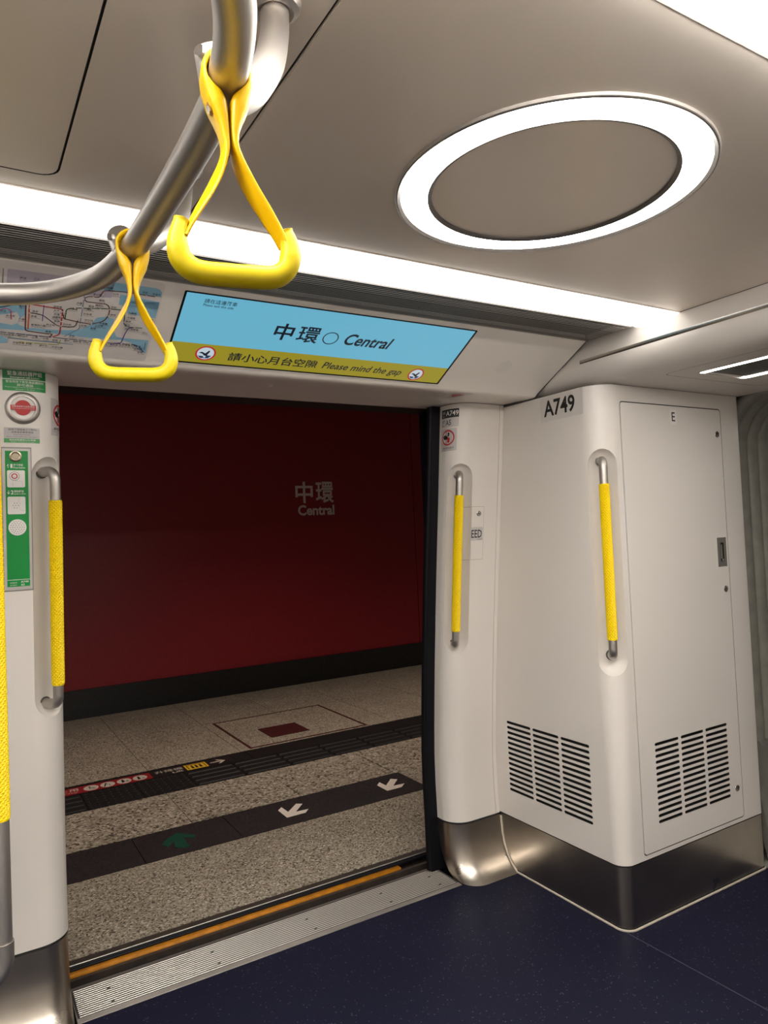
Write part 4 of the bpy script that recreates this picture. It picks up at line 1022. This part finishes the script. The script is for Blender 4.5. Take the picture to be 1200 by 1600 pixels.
# strip of floor signs
fs = empty('floor_sign', (.8, 4.87, 0), 'red floor sign with four white oval symbols on the platform edge of the tactile strip', 'floor sign')
RF = mat('floor_red', (.25, .008, .012), .5); WF = mat('floor_white', (.52, .45, .38), .5)
d = Decal(pfn, .0005); d.rect(-.2, 4.806, 1.075, 4.935, RF); d.build('sheet', fs)
d = Decal(pfn, .0009)
d.text('優先使用', .40, 4.862, .635, 4.918, WF, 0, .01, 0, 2); d.text('Priority', .45, 4.825, .63, 4.850, WF, 0, 0, 0, 2)
for k, cx_ in enumerate((.708, .806, .906, 1.004)):
    plate('oval_symbol', pfn, circ(cx_, 4.867, .044, 26, .050), .0005, .0012, WF, fs)
d.build('lettering', fs)
for k, cx_ in enumerate((.708, .806, .906, 1.004)):
    d = Decal(pfn, .0018); d.poly(circ(cx_ - .008, 4.890, .008, 10), SBLACK)
    if k == 0: d.ring(cx_ + .002, 4.852, .012, .016, SBLACK, 0, 16); d.line([(cx_ - .008, 4.885), (cx_ - .006, 4.862), (cx_ + .012, 4.860), (cx_ + .020, 4.842)], .006, SBLACK)
    elif k == 1: d.line([(cx_ - .010, 4.882), (cx_ - .016, 4.862), (cx_ - .022, 4.836)], .008, SBLACK); d.line([(cx_ - .012, 4.874), (cx_ + .008, 4.868), (cx_ + .012, 4.838)], .004, SBLACK)
    elif k == 2: d.poly([(cx_ - .014, 4.882), (cx_ - .002, 4.882), (cx_ + .004, 4.852), (cx_ - .018, 4.836)], SBLACK); d.poly(circ(cx_ + .018, 4.856, .008, 10), SBLACK)
    else: d.poly([(cx_ - .014, 4.882), (cx_ - .002, 4.882), (cx_ + .002, 4.836), (cx_ - .018, 4.836)], SBLACK); d.ring(cx_ + .018, 4.848, .004, .009, SBLACK, 0, 12)
    tag(d.build('pictogram', fs), kind='stuff')
fs = empty('floor_sign', (1.35, 4.87, 0), 'black floor sign with the lift words, yellow lift symbol and white arrow', 'floor sign')
d = Decal(pfn, .0005); d.rect(1.077, 4.806, 1.62, 4.935, SBLACK); d.build('sheet', fs)
d = Decal(pfn, .0009)
d.text('升降機', 1.105, 4.866, 1.285, 4.920, WF, 0, .0, 0, 2); d.text('Lift', 1.205, 4.818, 1.275, 4.850, WF, 0, .02, 0, 2); tag(d.build('lettering', fs), kind='stuff')
d = Decal(pfn, .0009); d.rect(1.300, 4.812, 1.445, 4.928, SYEL)
d.line([(1.315, 4.826), (1.315, 4.914), (1.430, 4.914), (1.430, 4.826)], .006, SBLACK, .5)
for x in (1.345, 1.372, 1.400): d.poly(circ(x, 4.893, .008, 8), SBLACK, .5); d.rect(x - .008, 4.832, x + .008, 4.882, SBLACK, .5)
d.build('lift_symbol', fs); d = Decal(pfn, .0009)
d.rect(1.468, 4.863, 1.540, 4.878, WF); d.poly([(1.515, 4.915), (1.532, 4.915), (1.575, 4.870), (1.532, 4.825), (1.515, 4.825), (1.545, 4.870)], WF)
d.build('arrow', fs)
# platform back wall
wp = MB()
wp.box(-3, 6.9, .25, 4.568, 6.98, 3.4)
wfar = tag(wp.build('wall_far', BWALL, None, 0), kind='structure')
mb = MB(); mb.box(4.576, 6.9, .25, 9, 6.98, 3.4); mb.build('wall_panel', BWALL, wfar, 0)
mb = MB(); mb.box(4.560, 6.93, .25, 4.585, 6.99, 3.4); mb.build('panel_joint', DARK, wfar, 0)
mb = MB(); mb.box(-3, 6.868, -.01, 9, 6.98, .25); tag(mb.build('baseboard_far', SKIRTB, None, 0), kind='structure')
st = empty('station_name', (3.3, 6.9, 1.9), 'pale Central station name lettering in Chinese and English on the dark red wall', 'lettering')
for ch, a, b, z0, z1, bo in (('中', 3.090, 3.292, 1.872, 2.100, .018), ('環', 3.325, 3.540, 1.872, 2.100, .018), ('Central', 3.112, 3.540, 1.742, 1.852, .03)):
    d = Decal(lambda u, v, h: (u, 6.9 - h, v), .003); d.text(ch, a, z0, b, z1, WTXT, 0, bo, 0, 4); d.build('letter' if len(ch) == 1 else 'word', st)
# platform ceiling far overhead, above the added fill lamps
mb = MB(); mb.box(-3, 2.9, 3.4, 9, 7, 3.45); tag(mb.build('ceiling_platform', mat('platform_ceiling', (.12, .11, .10), .7), None, 0), kind='structure')

# ================================================================== GANGWAY
gw = empty('gangway_bellows', (3.4, 1.05, 0), 'dark grey ribbed gangway bellows beyond the locker at the right edge', 'gangway')
def arch(x, yo, zo, rc, n=7):
    P = [(x, yo, .02), (x, yo, zo - rc)]
    P += [(x, yo - rc + rc * cos(t), zo - rc + rc * sin(t)) for t in [pi / 2 * k / n for k in range(1, n + 1)]]
    P += [(x, 2.1 - yo + rc - rc * sin(t), zo - rc + rc * cos(t)) for t in [pi / 2 * k / n for k in range(0, n + 1)]]
    return P + [(x, 2.1 - yo, .02)]
for k in range(11):
    mb = MB(); sweep(mb, arch(3.015 + .082 * k, 1.955, 2.06, .22), (.030, .040), 12, ref=(1, 0, 0)); mb.build('rib', BELL, gw, 60)
mb = MB(); V = []
for x in (2.96, 4.0): V += [Vector(p) + Vector((0, .03 if p[1] > 1 else -.03, .02)) for p in arch(x, 1.975, 2.08, .22)]
n = len(V) // 2; mb.add(V, [(i, i + 1, n + i + 1, n + i) for i in range(n - 1)]); mb.build('backing', BELL, gw, 60)
for s in (1, -1):
    f = (lambda y: y) if s == 1 else (lambda y: 2.1 - y)
    for k in range(3):
        x0 = 2.985 + .30 * k
        V = [(x0, f(1.93), .50), (x0 + .29, f(1.93), .50), (x0 + .33, f(1.84), .02), (x0 + .02, f(1.84), .02), (x0, f(1.97), .50), (x0 + .29, f(1.97), .50), (x0 + .33, f(1.88), .02), (x0 + .02, f(1.88), .02)]
        mesh('side_guard', V, [(0, 1, 2, 3), (7, 6, 5, 4), (0, 4, 5, 1), (1, 5, 6, 2), (2, 6, 7, 3), (3, 7, 4, 0)], BELLD, gw, 0)
mb = MB(); mb.box(2.962, .1, -.02, 4.1, 2.0, .002); bevel(mb.build('tread_plate', mat('tread_metal', (.6, .57, .52), .4, metal=.6), gw), .002, 1)
mb = MB(); mb.box(4.1, -.5, -.04, 6, 2.6, 0); tag(mb.build('floor', NAVY, None, 0), kind='structure')
for q in ((6, -.5, -.1, 6.05, 2.6, 2.2), (4.02, 2.02, 0, 6, 2.07, 2.1), (4.02, .03, 0, 6, .08, 2.1)): mb = MB(); mb.box(*q); tag(mb.build('wall_right', WHITE, None, 0), kind='structure')
mb = MB(); mb.box(4.02, -.5, 2.12, 6, 2.6, 2.2); tag(mb.build('ceiling', WHITE, None, 0), kind='structure')
cl = empty('ceiling_light', (5, 1.05, 2.12), 'unseen light strip added as fill in the next car beyond the gangway', 'ceiling light'); mb = MB(); mb.box(4.2, .95, 2.11, 5.9, 1.15, 2.12); mb.build('diffuser', LIGHT, cl, 0)  # out of view, added to send soft fill back through the gangway
